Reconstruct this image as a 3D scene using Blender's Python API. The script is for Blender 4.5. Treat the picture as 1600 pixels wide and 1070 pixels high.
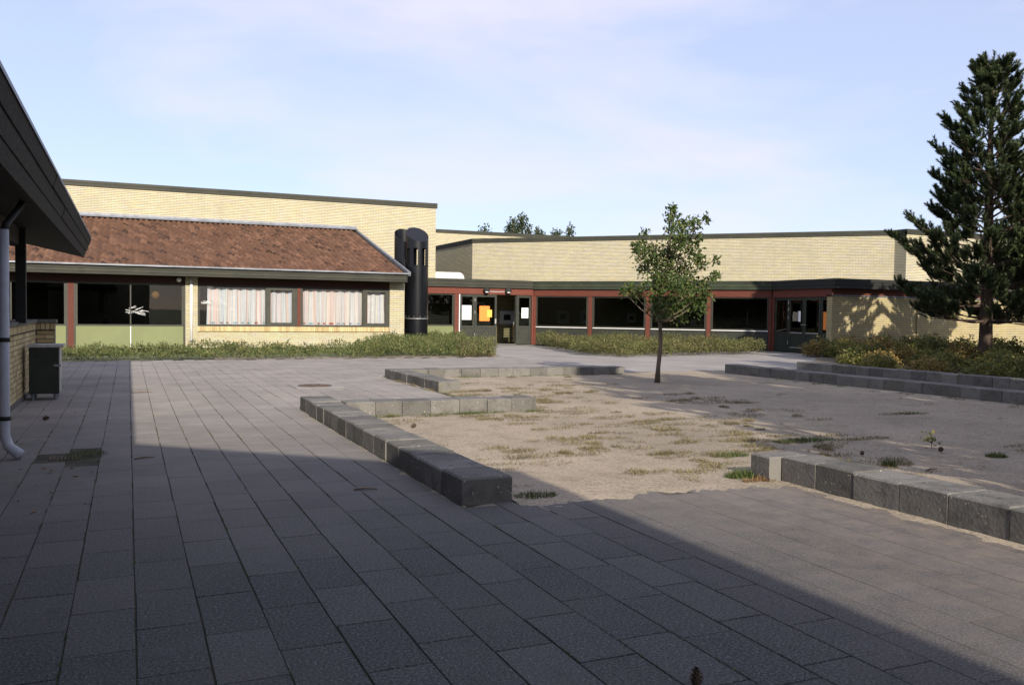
import bpy, math, random
import numpy as np
from mathutils import Vector, Matrix, noise
R = math.radians
random.seed(7); rng = np.random.default_rng(7)
scene = bpy.context.scene
for o in list(bpy.data.objects): bpy.data.objects.remove(o)
col = scene.collection

# ------------------------------------------------------------------ camera, sky, sun, exposure
EYE = 1.3; FPX = 1360.0
yaw = math.atan(600/FPX); pitch = -math.atan(46.1/FPX); roll = R(0.75)
fw = Vector((math.sin(yaw)*math.cos(pitch), math.cos(yaw)*math.cos(pitch), math.sin(pitch)))
rt0 = Vector((math.cos(yaw), -math.sin(yaw), 0)); up0 = rt0.cross(fw)
rt = rt0*math.cos(roll)+up0*math.sin(roll); up = up0*math.cos(roll)-rt0*math.sin(roll)
cam_d = bpy.data.cameras.new('camera'); cam = bpy.data.objects.new('camera', cam_d); col.objects.link(cam)
cam_d.sensor_width = 36; cam_d.lens = FPX/1600*36; cam_d.clip_end = 3000; cam_d.clip_start = 0.05
M = Matrix((rt, up, -fw)).transposed().to_4x4(); M.translation = Vector((0, 0, EYE)); cam.matrix_world = M
scene.camera = cam

SUN_AZ = 7.0; SUN_EL = 25.0            # light travels towards (sin az, cos az)
w = bpy.data.worlds.new('World'); scene.world = w; w.use_nodes = True
nt = w.node_tree; nt.nodes.clear()
out = nt.nodes.new('ShaderNodeOutputWorld'); bg = nt.nodes.new('ShaderNodeBackground')
sky = nt.nodes.new('ShaderNodeTexSky'); sky.sky_type = 'NISHITA'; sky.sun_disc = False
sky.sun_elevation = R(SUN_EL); sky.sun_rotation = R(180+SUN_AZ); sky.air_density = 1.0; sky.dust_density = 0.6; sky.ozone_density = 3.0
bg.inputs[1].default_value = 0.125
tc = nt.nodes.new('ShaderNodeTexCoord'); mp = nt.nodes.new('ShaderNodeMapping'); mp.inputs['Scale'].default_value = (1.0, 1.0, 3.2)
mp.inputs['Location'].default_value = (0.3, 0.1, 0.15)
nz = nt.nodes.new('ShaderNodeTexNoise'); nz.inputs['Scale'].default_value = 2.6; nz.inputs['Detail'].default_value = 5; nz.inputs['Roughness'].default_value = 0.5; nz.inputs['Distortion'].default_value = 0.4
rp = nt.nodes.new('ShaderNodeValToRGB'); rp.color_ramp.elements[0].position = 0.44; rp.color_ramp.elements[1].position = 0.70
rp.color_ramp.elements[0].color = (0, 0, 0, 1); rp.color_ramp.elements[1].color = (0.65, 0.65, 0.65, 1)
mx = nt.nodes.new('ShaderNodeMixRGB'); mx.inputs[2].default_value = (5.7, 5.35, 6.4, 1)     # thin pinkish cloud
hz = nt.nodes.new('ShaderNodeMixRGB'); hz.inputs[0].default_value = 0.58; hz.inputs[2].default_value = (4.5, 4.75, 6.4, 1)     # high thin haze
L = nt.links.new
L(tc.outputs['Generated'], mp.inputs[0]); L(mp.outputs[0], nz.inputs['Vector']); L(nz.outputs[0], rp.inputs[0])
L(rp.outputs[0], mx.inputs[0]); L(sky.outputs[0], hz.inputs[1]); L(hz.outputs[0], mx.inputs[1]); L(mx.outputs[0], bg.inputs[0]); L(bg.outputs[0], out.inputs[0])

sd = bpy.data.lights.new('sun', 'SUN'); sd.energy = 4.8; sd.angle = R(0.53); sd.color = (1.0, 0.91, 0.79)
sun = bpy.data.objects.new('sun', sd); col.objects.link(sun)
sdir = Vector((math.sin(R(SUN_AZ))*math.cos(R(SUN_EL)), math.cos(R(SUN_AZ))*math.cos(R(SUN_EL)), -math.sin(R(SUN_EL))))
sun.rotation_euler = sdir.to_track_quat('-Z', 'Y').to_euler(); sun.location = (0, -20, 20)
vs = scene.view_settings; vs.view_transform = 'Standard'; vs.look = 'None'; vs.gamma = 1; vs.use_curve_mapping = False
vs.exposure = 0.45
scene.render.engine = 'CYCLES'
scene.cycles.max_bounces = 6; scene.cycles.transparent_max_bounces = 12
scene.render.resolution_x = 1024; scene.render.resolution_y = 684

# ------------------------------------------------------------------ pixel helpers (photo pixel -> direction)
def ray(x, y): return fw + rt*((x-800)/FPX) - up*((y-535)/FPX)
def G(x, y, z=0.0):
    d = ray(x, y); return Vector((0, 0, EYE)) + d*((z-EYE)/d.z)
def PY(x, y, Y):
    d = ray(x, y); return Vector((0, 0, EYE)) + d*(Y/d.y)

# ------------------------------------------------------------------ materials
class NT:
    def __init__(s, name):
        s.m = bpy.data.materials.new(name); s.m.use_nodes = True; s.t = s.m.node_tree
        s.b = s.t.nodes['Principled BSDF']; s.o = s.t.nodes['Material Output']
    def n(s, typ, **kw):
        nd = s.t.nodes.new(typ)
        for k, v in kw.items():
            if k in nd.inputs: nd.inputs[k].default_value = v
            else: setattr(nd, k, v)
        return nd
    def l(s, a, b): s.t.links.new(a, b)
    def mix(s, fac, a, b, blend='MIX'):
        n = s.t.nodes.new('ShaderNodeMixRGB'); n.blend_type = blend
        for i, v in enumerate((fac, a, b)):
            if isinstance(v, (int, float)): n.inputs[i].default_value = v
            elif isinstance(v, tuple): n.inputs[i].default_value = (*v, 1) if len(v) == 3 else v
            else: s.l(v, n.inputs[i])
        return n.outputs[0]
    def ramp(s, src, p0, p1, c0=(0, 0, 0), c1=(1, 1, 1)):
        n = s.t.nodes.new('ShaderNodeValToRGB'); e = n.color_ramp.elements
        e[0].position = p0; e[1].position = p1; e[0].color = (*c0, 1); e[1].color = (*c1, 1); s.l(src, n.inputs[0]); return n.outputs[0]
    def noise(s, scale, detail=4, rough=0.6, coord='Object', vscale=None):
        tc = s.n('ShaderNodeTexCoord')
        src = s.n('ShaderNodeNewGeometry').outputs['Position'] if coord == 'World' else tc.outputs[coord]
        if vscale:
            mp = s.n('ShaderNodeMapping'); mp.inputs['Scale'].default_value = vscale; s.l(src, mp.inputs[0]); src = mp.outputs[0]
        nz = s.n('ShaderNodeTexNoise', Scale=scale, Detail=detail, Roughness=rough); s.l(src, nz.inputs['Vector']); return nz.outputs[0]
    def bump(s, h, strength=0.3, dist=0.01):
        b = s.n('ShaderNodeBump', Strength=strength, Distance=dist); s.l(h, b.inputs['Height']); s.l(b.outputs[0], s.b.inputs['Normal'])
    def set(s, colr=None, rough=None, metal=None, spec=None):
        for k, v in (('Base Color', colr), ('Roughness', rough), ('Metallic', metal), ('Specular IOR Level', spec)):
            if v is None: continue
            if isinstance(v, tuple): s.b.inputs[k].default_value = (*v, 1)
            elif isinstance(v, (int, float)): s.b.inputs[k].default_value = v
            else: s.l(v, s.b.inputs[k])
        return s.m

def island(nt_):
    g = nt_.n('ShaderNodeNewGeometry'); oi = nt_.n('ShaderNodeObjectInfo')
    a = nt_.n('ShaderNodeMath', operation='ADD'); nt_.l(g.outputs['Random Per Island'], a.inputs[0]); nt_.l(oi.outputs['Random'], a.inputs[1])
    f = nt_.n('ShaderNodeMath', operation='FRACT'); nt_.l(a.outputs[0], f.inputs[0]); return f.outputs[0]

def simple(name, c, rough=0.6, var=0.25, scale=6, bump=0.15, metal=0, bscale=60, spec=0.4, vscale=None):
    n = NT(name); nz = n.noise(scale, 5, 0.6, 'World', vscale); d = tuple(x*(1-var) for x in c); u = tuple(min(1, x*(1+var)) for x in c)
    cc = n.ramp(nz, 0.3, 0.7, d, u); n.set(cc, rough, metal, spec)
    if bump: n.bump(n.noise(bscale, 3, 0.6, 'World'), bump, 0.004)
    return n.m

def wood(name, c, grey=(0.16, 0.15, 0.12), wear=0.35):
    n = NT(name)
    grain = n.noise(3.0, 6, 0.65, 'World', (1.2, 1.2, 28)); patch = n.noise(1.3, 4, 0.6, 'World')
    c1 = n.ramp(grain, 0.3, 0.72, tuple(x*0.6 for x in c), tuple(x*1.3 for x in c))
    k = n.ramp(patch, 0.42, 0.72, (0, 0, 0), (wear,)*3)
    cc = n.mix(k, c1, grey); isl = island(n); v = n.ramp(isl, 0, 1, (0.8,)*3, (1.15,)*3)
    n.set(n.mix(1.0, cc, v, 'MULTIPLY'), 0.7, 0, 0.3); n.bump(grain, 0.25, 0.004); return n.m

def brick_mat(name, c1, c2, mortar, stain=0.3, mort=0.013, grime=(0.20, 0.19, 0.13), green=0.0):
    n = NT(name); uv = n.n('ShaderNodeUVMap')
    b = n.n('ShaderNodeTexBrick'); b.offset = 0.5; b.squash = 1.0
    for k, v in (('Scale', 1.0), ('Mortar Size', 0.0045), ('Mortar Smooth', 0.1), ('Bias', 0.0), ('Brick Width', 0.24), ('Row Height', 0.0667)): b.inputs[k].default_value = v
    b.inputs['Color1'].default_value = (*c1, 1); b.inputs['Color2'].default_value = (*c2, 1); b.inputs['Mortar'].default_value = (*mortar, 1)
    n.l(uv.outputs[0], b.inputs['Vector'])
    # bed joints are raked wider than the cross joints
    sx = n.n('ShaderNodeSeparateXYZ'); n.l(uv.outputs[0], sx.inputs[0]); q = n.n('ShaderNodeMath', operation='DIVIDE'); q.inputs[1].default_value = 0.0667; n.l(sx.outputs[1], q.inputs[0])
    fr = n.n('ShaderNodeMath', operation='FRACT'); n.l(q.outputs[0], fr.inputs[0]); bed = n.ramp(fr.outputs[0], mort/0.0667, mort/0.0667+0.06, (1,)*3, (0,)*3)
    cc = n.mix(bed, b.outputs[0], mortar)
    big = n.noise(0.55, 5, 0.6, 'World', (1, 1, 1.6)); band = n.noise(2.4, 4, 0.6, 'World', (0.8, 0.8, 4.5)); fine = n.noise(9, 4, 0.6, 'World')
    cc = n.mix(n.ramp(band, 0.38, 0.62, (0.30,)*3, (0, 0, 0)), cc, (c1[0]*0.98, c1[1]*0.92, c1[2]*0.55))
    cc = n.mix(n.ramp(band, 0.52, 0.74, (0, 0, 0), (0.35,)*3), cc, (c1[0]*0.88, c1[1]*0.84, c1[2]*1.05))
    cc = n.mix(n.ramp(fine, 0.45, 0.8, (0, 0, 0), (0.5,)*3), cc, (c1[0]*0.70, c1[1]*0.58, c1[2]*0.45))
    cc = n.mix(n.ramp(big, 0.52, 0.78, (0, 0, 0), (stain,)*3), cc, grime)
    drip = n.noise(1.1, 5, 0.7, 'World', (1.5, 1.5, 0.18)); cc = n.mix(n.ramp(drip, 0.55, 0.8, (0, 0, 0), (stain*0.9,)*3), cc, grime)
    n.set(cc, 0.85, 0, 0.25)
    inv = n.n('ShaderNodeMath', operation='SUBTRACT'); inv.inputs[0].default_value = 1; n.l(bed, inv.inputs[1])
    hh = n.mix(0.25, inv.outputs[0], n.noise(70, 3, 0.6, 'World')); n.bump(hh, 0.7, 0.010); return n.m

def glass_mat(name, tint=0.62, c=(1, 1, 1)):
    n = NT(name); t = n.t
    tr = n.n('ShaderNodeBsdfTransparent'); tr.inputs[0].default_value = (c[0]*tint, c[1]*tint, c[2]*tint, 1)
    gl = n.n('ShaderNodeBsdfGlossy'); gl.inputs['Roughness'].default_value = 0.01
    fr = n.n('ShaderNodeFresnel'); fr.inputs[0].default_value = 1.5
    wob = n.n('ShaderNodeBump', Strength=0.04, Distance=0.02); n.l(n.noise(1.2, 2, 0.5, 'World'), wob.inputs['Height'])
    n.l(wob.outputs[0], gl.inputs['Normal'])
    mxs = n.n('ShaderNodeMixShader'); n.l(fr.outputs[0], mxs.inputs[0]); n.l(tr.outputs[0], mxs.inputs[1]); n.l(gl.outputs[0], mxs.inputs[2])
    n.l(mxs.outputs[0], n.o.inputs[0]); return n.m

def leaf_mat(name, cols, trans=0.25, rough=0.55, patch=0.0, dead=(0.2, 0.15, 0.07)):
    n = NT(name); isl = island(n)
    r = n.n('ShaderNodeValToRGB'); e = r.color_ramp.elements
    while len(e) < len(cols): e.new(0.5)
    for i, c in enumerate(cols): e[i].position = i/(len(cols)-1); e[i].color = (*c, 1)
    n.l(isl, r.inputs[0]); big = n.noise(1.6, 3, 0.5, 'World'); hue = n.ramp(n.noise(0.9, 4, 0.6, 'World'), 0.48, 0.68, (0, 0, 0), (patch,)*3)
    r = n.mix(hue, r.outputs[0], dead)
    cc = n.mix(1.0, r, n.ramp(big, 0.3, 0.7, (0.72,)*3, (1.25,)*3), 'MULTIPLY')
    n.set(cc, rough, 0, 0.3)
    tl = n.n('ShaderNodeBsdfTranslucent'); n.l(cc, tl.inputs[0]); ms = n.n('ShaderNodeMixShader'); ms.inputs[0].default_value = trans
    n.l(n.b.outputs[0], ms.inputs[1]); n.l(tl.outputs[0], ms.inputs[2]); n.l(ms.outputs[0], n.o.inputs[0]); return n.m

def slab_mat():
    n = NT('concrete slab'); isl = island(n)
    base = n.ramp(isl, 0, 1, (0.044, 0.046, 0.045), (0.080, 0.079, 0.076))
    sp = n.noise(85, 4, 0.9, 'World'); base = n.mix(n.ramp(sp, 0.50, 0.64, (0, 0, 0), (0.85,)*3), base, (0.19, 0.19, 0.19))
    base = n.mix(n.ramp(sp, 0.36, 0.49, (0.8,)*3, (0, 0, 0)), base, (0.013, 0.014, 0.014))
    vo = n.n('ShaderNodeTexVoronoi', Scale=60); gg = n.n('ShaderNodeNewGeometry'); n.l(gg.outputs['Position'], vo.inputs['Vector']); rare = n.ramp(vo.outputs['Color'], 0.86, 0.88)
    base = n.mix(n.mix(1.0, n.ramp(vo.outputs['Distance'], 0.12, 0.2, (1,)*3, (0,)*3), rare, 'MULTIPLY'), base, (0.34, 0.335, 0.32))
    big = n.noise(0.9, 5, 0.65, 'World'); base = n.mix(n.ramp(big, 0.45, 0.75, (0, 0, 0), (0.4,)*3), base, (0.10, 0.09, 0.08))
    med = n.noise(4.5, 5, 0.7, 'World'); base = n.mix(n.ramp(med, 0.55, 0.8, (0, 0, 0), (0.45,)*3), base, (0.032, 0.032, 0.03))
    pale = n.noise(1.7, 3, 0.5, 'World', (1.0, 1.3, 1)); base = n.mix(n.ramp(pale, 0.62, 0.8, (0, 0, 0), (0.35,)*3), base, (0.12, 0.122, 0.128))
    # sand trodden out of the sand yard lies on the slabs near X = 3..5
    g = n.n('ShaderNodeNewGeometry'); sx = n.n('ShaderNodeSeparateXYZ'); n.l(g.outputs['Position'], sx.inputs[0])
    mr = n.n('ShaderNodeMapRange'); mr.inputs['From Min'].default_value = 2.2; mr.inputs['From Max'].default_value = 4.8; n.l(sx.outputs[0], mr.inputs[0])
    my = n.n('ShaderNodeMapRange'); my.inputs['From Min'].default_value = 9; my.inputs['From Max'].default_value = 6; n.l(sx.outputs[1], my.inputs[0])
    k = n.mix(1.0, mr.outputs[0], my.outputs[0], 'MULTIPLY'); sn = n.ramp(n.noise(5, 6, 0.8, 'World'), 0.3, 0.62, (0.1,)*3, (0.95,)*3)
    base = n.mix(n.mix(1.0, k, sn, 'MULTIPLY'), base, (0.20, 0.162, 0.13))
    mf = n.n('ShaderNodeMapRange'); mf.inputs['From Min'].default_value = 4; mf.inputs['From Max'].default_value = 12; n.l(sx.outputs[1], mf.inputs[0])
    dust_sun = n.mix(1.0, mf.outputs[0], n.ramp(n.noise(1.1, 5, 0.65, 'World'), 0.25, 0.65, (0.45,)*3, (0.9,)*3), 'MULTIPLY'); base = n.mix(dust_sun, base, (0.33, 0.295, 0.255))   # dusty; paler with distance, sun and near shade put into the colour
    n.set(base, 0.9, 0, 0.25); n.bump(n.mix(0.5, n.noise(150, 3, 0.6, 'World'), med), 0.2, 0.004); return n.m

def sand_mat():
    n = NT('sand')
    big = n.noise(0.45, 5, 0.6, 'World'); fine = n.noise(140, 3, 0.6, 'World'); med = n.noise(3.2, 6, 0.72, 'World')
    c = n.ramp(big, 0.35, 0.68, (0.27, 0.225, 0.165), (0.40, 0.33, 0.24))
    c = n.mix(n.ramp(med, 0.50, 0.70, (0, 0, 0), (0.65,)*3), c, (0.17, 0.145, 0.105))
    c = n.mix(n.ramp(fine, 0.58, 0.72, (0, 0, 0), (0.6,)*3), c, (0.62, 0.54, 0.43)); c = n.mix(n.ramp(fine, 0.28, 0.40, (0.6,)*3, (0, 0, 0)), c, (0.12, 0.10, 0.08))
    gr_ = n.noise(38, 4, 0.8, 'World'); c = n.mix(n.ramp(gr_, 0.38, 0.48, (0.65,)*3, (0, 0, 0)), c, (0.10, 0.083, 0.06)); c = n.mix(n.ramp(gr_, 0.55, 0.66, (0, 0, 0), (0.5,)*3), c, (0.52, 0.44, 0.33))
    g = n.noise(1.3, 6, 0.75, 'World', (1, 1.0, 1)); c = n.mix(n.ramp(g, 0.60, 0.72, (0, 0, 0), (0.55,)*3), c, (0.16, 0.145, 0.07))
    n.set(c, 0.95, 0, 0.15); n.bump(n.mix(0.4, med, fine), 0.6, 0.02); return n.m

def block_mat():
    n = NT('cast stone block'); isl = island(n)
    base = n.ramp(isl, 0, 1, (0.11, 0.105, 0.093), (0.19, 0.18, 0.16))
    v = n.n('ShaderNodeTexVoronoi', Scale=38); g = n.n('ShaderNodeNewGeometry'); n.l(g.outputs['Position'], v.inputs['Vector'])
    chip = n.ramp(v.outputs['Distance'], 0.22, 0.3, (1,)*3, (0,)*3); rare = n.ramp(n.noise(14, 2, 0.5, 'World'), 0.55, 0.62)
    base = n.mix(n.mix(1.0, chip, rare, 'MULTIPLY'), base, (0.42, 0.39, 0.32))
    base = n.mix(n.ramp(n.noise(7, 6, 0.7, 'World'), 0.48, 0.72, (0, 0, 0), (0.75,)*3), base, (0.05, 0.048, 0.043))
    base = n.mix(n.ramp(n.noise(2.2, 4, 0.6, 'World'), 0.58, 0.75, (0, 0, 0), (0.5,)*3), base, (0.12, 0.11, 0.055))
    n.set(base, 0.92, 0, 0.2); n.bump(n.mix(0.5, v.outputs['Distance'], n.noise(40, 4, 0.7, 'World')), 0.35, 0.008); return n.m

def tile_mat():
    n = NT('clay roof tile'); isl = island(n)
    r = n.n('ShaderNodeValToRGB'); e = r.color_ramp.elements
    cols = [(0.05, 0.028, 0.018), (0.112, 0.056, 0.033), (0.145, 0.074, 0.043), (0.21, 0.112, 0.068)]
    while len(e) < 4: e.new(0.5)
    for i, c in enumerate(cols): e[i].position = (0.02, 0.12, 0.75, 1.0)[i]; e[i].color = (*c, 1)
    n.l(isl, r.inputs[0]); c = n.mix(n.ramp(n.noise(14, 3, 0.75, 'World'), 0.60, 0.66, (0, 0, 0), (0.5,)*3), r.outputs[0], (0.03, 0.026, 0.022))
    c = n.mix(n.ramp(n.noise(1.0, 4, 0.6, 'World'), 0.5, 0.75, (0, 0, 0), (0.4,)*3), c, (0.11, 0.065, 0.045))
    n.set(c, 0.8, 0, 0.3); return n.m

def curtain_mat(seed):
    n = NT('striped curtain'); uv = n.n('ShaderNodeUVMap'); sx = n.n('ShaderNodeSeparateXYZ'); n.l(uv.outputs[0], sx.inputs[0])
    m = n.n('ShaderNodeMath', operation='MULTIPLY'); m.inputs[1].default_value = 8.0; n.l(sx.outputs[0], m.inputs[0])
    ad = n.n('ShaderNodeMath', operation='ADD'); ad.inputs[1].default_value = seed*17.3; n.l(m.outputs[0], ad.inputs[0])
    fl = n.n('ShaderNodeMath', operation='FLOOR'); n.l(ad.outputs[0], fl.inputs[0]); wn = n.n('ShaderNodeTexNoise', noise_dimensions='1D', Scale=0.55, Detail=3.0, Roughness=0.7); n.l(ad.outputs[0], wn.inputs['W'])
    r = n.n('ShaderNodeValToRGB'); r.color_ramp.interpolation = 'CONSTANT'; e = r.color_ramp.elements
    cs = [(0, (0.42, 0.58, 0.56)), (0.12, (0.66, 0.65, 0.64)), (0.34, (0.52, 0.60, 0.70)), (0.46, (0.68, 0.66, 0.61)), (0.58, (0.70, 0.52, 0.48)), (0.72, (0.68, 0.66, 0.65))]
    while len(e) < len(cs): e.new(0.5)
    for i, (p, c) in enumerate(cs): e[i].position = p; e[i].color = (*c, 1)
    st_ = n.n('ShaderNodeMapRange'); st_.inputs['From Min'].default_value = 0.25; st_.inputs['From Max'].default_value = 0.75; n.l(wn.outputs[0], st_.inputs[0]); n.l(st_.outputs[0], r.inputs[0])
    # woven fine lines and a hem band of red and blue dashes
    wv = n.n('ShaderNodeMath', operation='MULTIPLY'); wv.inputs[1].default_value = 60; n.l(sx.outputs[0], wv.inputs[0])
    fr = n.n('ShaderNodeMath', operation='FRACT'); n.l(wv.outputs[0], fr.inputs[0]); c = n.mix(n.ramp(fr.outputs[0], 0.7, 0.75, (0, 0, 0), (0.35,)*3), r.outputs[0], (0.85, 0.84, 0.82))
    lo = n.n('ShaderNodeMath', operation='COMPARE'); lo.inputs[1].default_value = 0.055; lo.inputs[2].default_value = 0.028; n.l(sx.outputs[1], lo.inputs[0])
    d = n.n('ShaderNodeMath', operation='MULTIPLY'); d.inputs[1].default_value = 4.3; n.l(sx.outputs[0], d.inputs[0]); d2 = n.n('ShaderNodeMath', operation='FRACT'); n.l(d.outputs[0], d2.inputs[0])
    dash = n.ramp(d2.outputs[0], 0.42, 0.44, (1,)*3, (0,)*3); hem = n.mix(n.ramp(n.noise(2.5, 1, 0.5, 'World'), 0.48, 0.5), (0.38, 0.10, 0.07), (0.25, 0.42, 0.50))
    c = n.mix(n.mix(1.0, lo.outputs[0], dash, 'MULTIPLY'), c, hem); n.set(c, 0.9, 0, 0.1)
    tl = n.n('ShaderNodeBsdfTranslucent'); n.l(c, tl.inputs[0]); ms = n.n('ShaderNodeMixShader'); ms.inputs[0].default_value = 0.2
    n.l(n.b.outputs[0], ms.inputs[1]); n.l(tl.outputs[0], ms.inputs[2]); n.l(ms.outputs[0], n.o.inputs[0]); return n.m

m_brick = brick_mat('yellow brick', (0.585, 0.54, 0.395), (0.485, 0.445, 0.315), (0.14, 0.13, 0.10), 0.5, 0.017, (0.30, 0.275, 0.20))
m_brick_up = brick_mat('yellow brick weathered', (0.56, 0.52, 0.385), (0.46, 0.42, 0.305), (0.12, 0.112, 0.088), 0.5, 0.017, (0.30, 0.285, 0.20))
m_brick_dk = brick_mat('yellow brick deep joint', (0.50, 0.43, 0.25), (0.42, 0.355, 0.20), (0.09, 0.08, 0.06), 0.3, 0.017)
m_mortar = simple('mortar', (0.20, 0.175, 0.13), 0.9, 0.25, 20)
m_brick1 = NT('single yellow brick'); m_brick1.set(m_brick1.mix(m_brick1.ramp(m_brick1.noise(30, 5, 0.7, 'World'), 0.5, 0.8, (0, 0, 0), (0.6,)*3), m_brick1.ramp(island(m_brick1), 0, 1, (0.40, 0.30, 0.14), (0.60, 0.49, 0.25)), (0.22, 0.18, 0.10)), 0.85); m_brick1 = m_brick1.m
m_fascia = wood('stained fascia board', (0.040, 0.040, 0.029), (0.07, 0.066, 0.045), 0.4)
m_fascia_g = wood('mossy fascia board', (0.030, 0.038, 0.023), (0.055, 0.066, 0.034), 0.5)
m_dark = wood('dark stained and shaded board', (0.020, 0.021, 0.018), (0.036, 0.036, 0.031), 0.4)
m_eave = NT('flaking dark eave stain'); _g = m_eave.noise(5, 6, 0.75, 'World', (6, 1.2, 6)); _c = m_eave.ramp(_g, 0.35, 0.7, (0.010, 0.011, 0.009), (0.036, 0.034, 0.028)); _f = m_eave.noise(26, 4, 0.8, 'World', (1, .35, 1)); _c = m_eave.mix(m_eave.ramp(_f, 0.56, 0.66, (0, 0, 0), (0.7,)*3), _c, (0.075, 0.062, 0.048)); m_eave.set(m_eave.mix(1.0, _c, m_eave.ramp(island(m_eave), 0, 1, (0.75,)*3, (1.25,)*3), 'MULTIPLY'), 0.8, 0, 0.2); m_eave.bump(_f, 0.4, 0.004); m_eave = m_eave.m
m_soffit = wood('dark soffit board', (0.018, 0.014, 0.011), (0.025, 0.021, 0.017), 0.3)
m_red = wood('red stained wood', (0.135, 0.036, 0.021), (0.12, 0.05, 0.036), 0.35)
m_beam_shade = wood('red beam darkened by eave shade', (0.055, 0.020, 0.014), (0.04, 0.025, 0.02), 0.3)  # red wood with the eave shadow put into its colour
m_frame = simple('olive window frame', (0.038, 0.037, 0.026), 0.55, 0.15, 5, 0.1)
m_green = simple('dark green panel', (0.028, 0.030, 0.021), 0.6, 0.2, 3, 0.1)
m_dgreen = simple('door green', (0.022, 0.028, 0.02), 0.5, 0.2, 3, 0.1)
m_lime = simple('light green panel', (0.165, 0.185, 0.078), 0.6, 0.08, 1.5, 0.05)
m_white = simple('white paint', (0.78, 0.77, 0.74), 0.45, 0.05, 4, 0.03)
m_grey = simple('grey pipe paint', (0.38, 0.39, 0.42), 0.55, 0.12, 9, 0.1)
m_zinc = simple('zinc flashing', (0.20, 0.21, 0.23), 0.5, 0.3, 3, 0.05, 0.2)
m_steel = simple('galvanised steel', (0.42, 0.42, 0.41), 0.45, 0.2, 12, 0.05, 0.6)
m_black = simple('black lacquered steel', (0.005, 0.0055, 0.007), 0.3, 0.3, 3, 0.06, 0.0, 25, 0.4)
m_blackin = simple('black inside', (0.02, 0.02, 0.02), 0.8)
m_glass = glass_mat('window glass', 0.62, (0.93, 1, 0.96)); m_glass_c = glass_mat('clear glass', 0.95)
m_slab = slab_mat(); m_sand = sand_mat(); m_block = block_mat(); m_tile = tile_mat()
m_joint = simple('sandy joint filling', (0.07, 0.058, 0.045), 0.95, 0.4, 4, 0.3)
m_bed = simple('mossy joint soil', (0.055, 0.05, 0.032), 0.95, 0.5, 3, 0.5)
m_ground = simple('grassy earth', (0.10, 0.11, 0.05), 0.95, 0.4, 0.5, 0.4)
m_soil = simple('soil', (0.12, 0.095, 0.065), 0.95, 0.35, 2, 0.6, 0, 30)
m_asph = simple('pale worn asphalt', (0.27, 0.248, 0.22), 0.9, 0.2, 0.7, 0.35, 0, 90)
m_roofing = simple('roofing felt', (0.09, 0.09, 0.09), 0.9, 0.2, 2, 0.2)
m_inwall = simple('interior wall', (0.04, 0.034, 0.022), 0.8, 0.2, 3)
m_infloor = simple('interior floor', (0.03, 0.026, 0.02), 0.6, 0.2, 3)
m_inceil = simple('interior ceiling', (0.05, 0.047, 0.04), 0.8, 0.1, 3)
m_paper = simple('white paper', (0.82, 0.82, 0.80), 0.7, 0.03, 9, 0)
m_orange = simple('orange paper', (0.78, 0.24, 0.04), 0.7, 0.06, 9, 0)
m_yellow = simple('yellow paper', (0.78, 0.47, 0.08), 0.7, 0.06, 9, 0)
m_trunk = simple('pine bark', (0.085, 0.062, 0.045), 0.9, 0.45, 9, 0.9, 0, 22, 0.1, (1, 1, 0.3))
m_oakb = simple('young bark', (0.13, 0.105, 0.075), 0.9, 0.35, 14, 0.6, 0, 40, 0.1, (1, 1, 0.3))
m_rust = simple('rusty iron', (0.11, 0.075, 0.05), 0.75, 0.4, 12, 0.4, 0.3, 50)
m_twig = simple('dry twig', (0.15, 0.10, 0.06), 0.9, 0.3, 20)
m_cone = simple('pine cone', (0.075, 0.05, 0.03), 0.85, 0.4, 30)
m_pine = leaf_mat('pine needles', [(0.016, 0.028, 0.010), (0.032, 0.050, 0.017), (0.054, 0.076, 0.025), (0.095, 0.11, 0.038)], 0.1, 0.8)
m_oak = leaf_mat('oak leaves', [(0.034, 0.060, 0.014), (0.054, 0.088, 0.019), (0.082, 0.122, 0.029), (0.16, 0.165, 0.05)], 0.3)
m_hedge = leaf_mat('ground cover leaves', [(0.04, 0.06, 0.018), (0.075, 0.105, 0.03), (0.115, 0.14, 0.042), (0.17, 0.18, 0.06), (0.23, 0.20, 0.085)], 0.25, .55, .45, (0.055, 0.08, 0.02))
m_hedge2 = leaf_mat('clipped cover leaves', [(0.045, 0.06, 0.018), (0.085, 0.10, 0.03), (0.14, 0.145, 0.046), (0.21, 0.185, 0.075)], 0.25, .55, .5, (0.15, 0.105, 0.05))
m_shrub = leaf_mat('shrub leaves', [(0.055, 0.075, 0.022), (0.11, 0.13, 0.034), (0.20, 0.195, 0.048), (0.30, 0.24, 0.065)], 0.28)
m_shrubr = leaf_mat('autumn shrub leaves', [(0.09, 0.09, 0.03), (0.20, 0.155, 0.045), (0.29, 0.18, 0.06), (0.33, 0.25, 0.075)], 0.28)
m_grass = leaf_mat('grass', [(0.05, 0.075, 0.02), (0.085, 0.12, 0.03), (0.13, 0.15, 0.05)], 0.25)
m_dry = leaf_mat('dry grass', [(0.10, 0.095, 0.04), (0.17, 0.145, 0.065), (0.26, 0.21, 0.11)], 0.2)
m_brown = leaf_mat('withered grass', [(0.16, 0.085, 0.035), (0.24, 0.14, 0.06), (0.30, 0.20, 0.10)], 0.2)
m_far = leaf_mat('far tree leaves', [(0.03, 0.045, 0.02), (0.045, 0.062, 0.026), (0.07, 0.085, 0.035)], 0.15)
m_ball = simple('orange lamp shade', (0.80, 0.33, 0.10), 0.6, 0.05, 5, 0)
m_tinplate = simple('cabinet dark green', (0.018, 0.022, 0.016), 0.5, 0.3, 6, 0.1)

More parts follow.
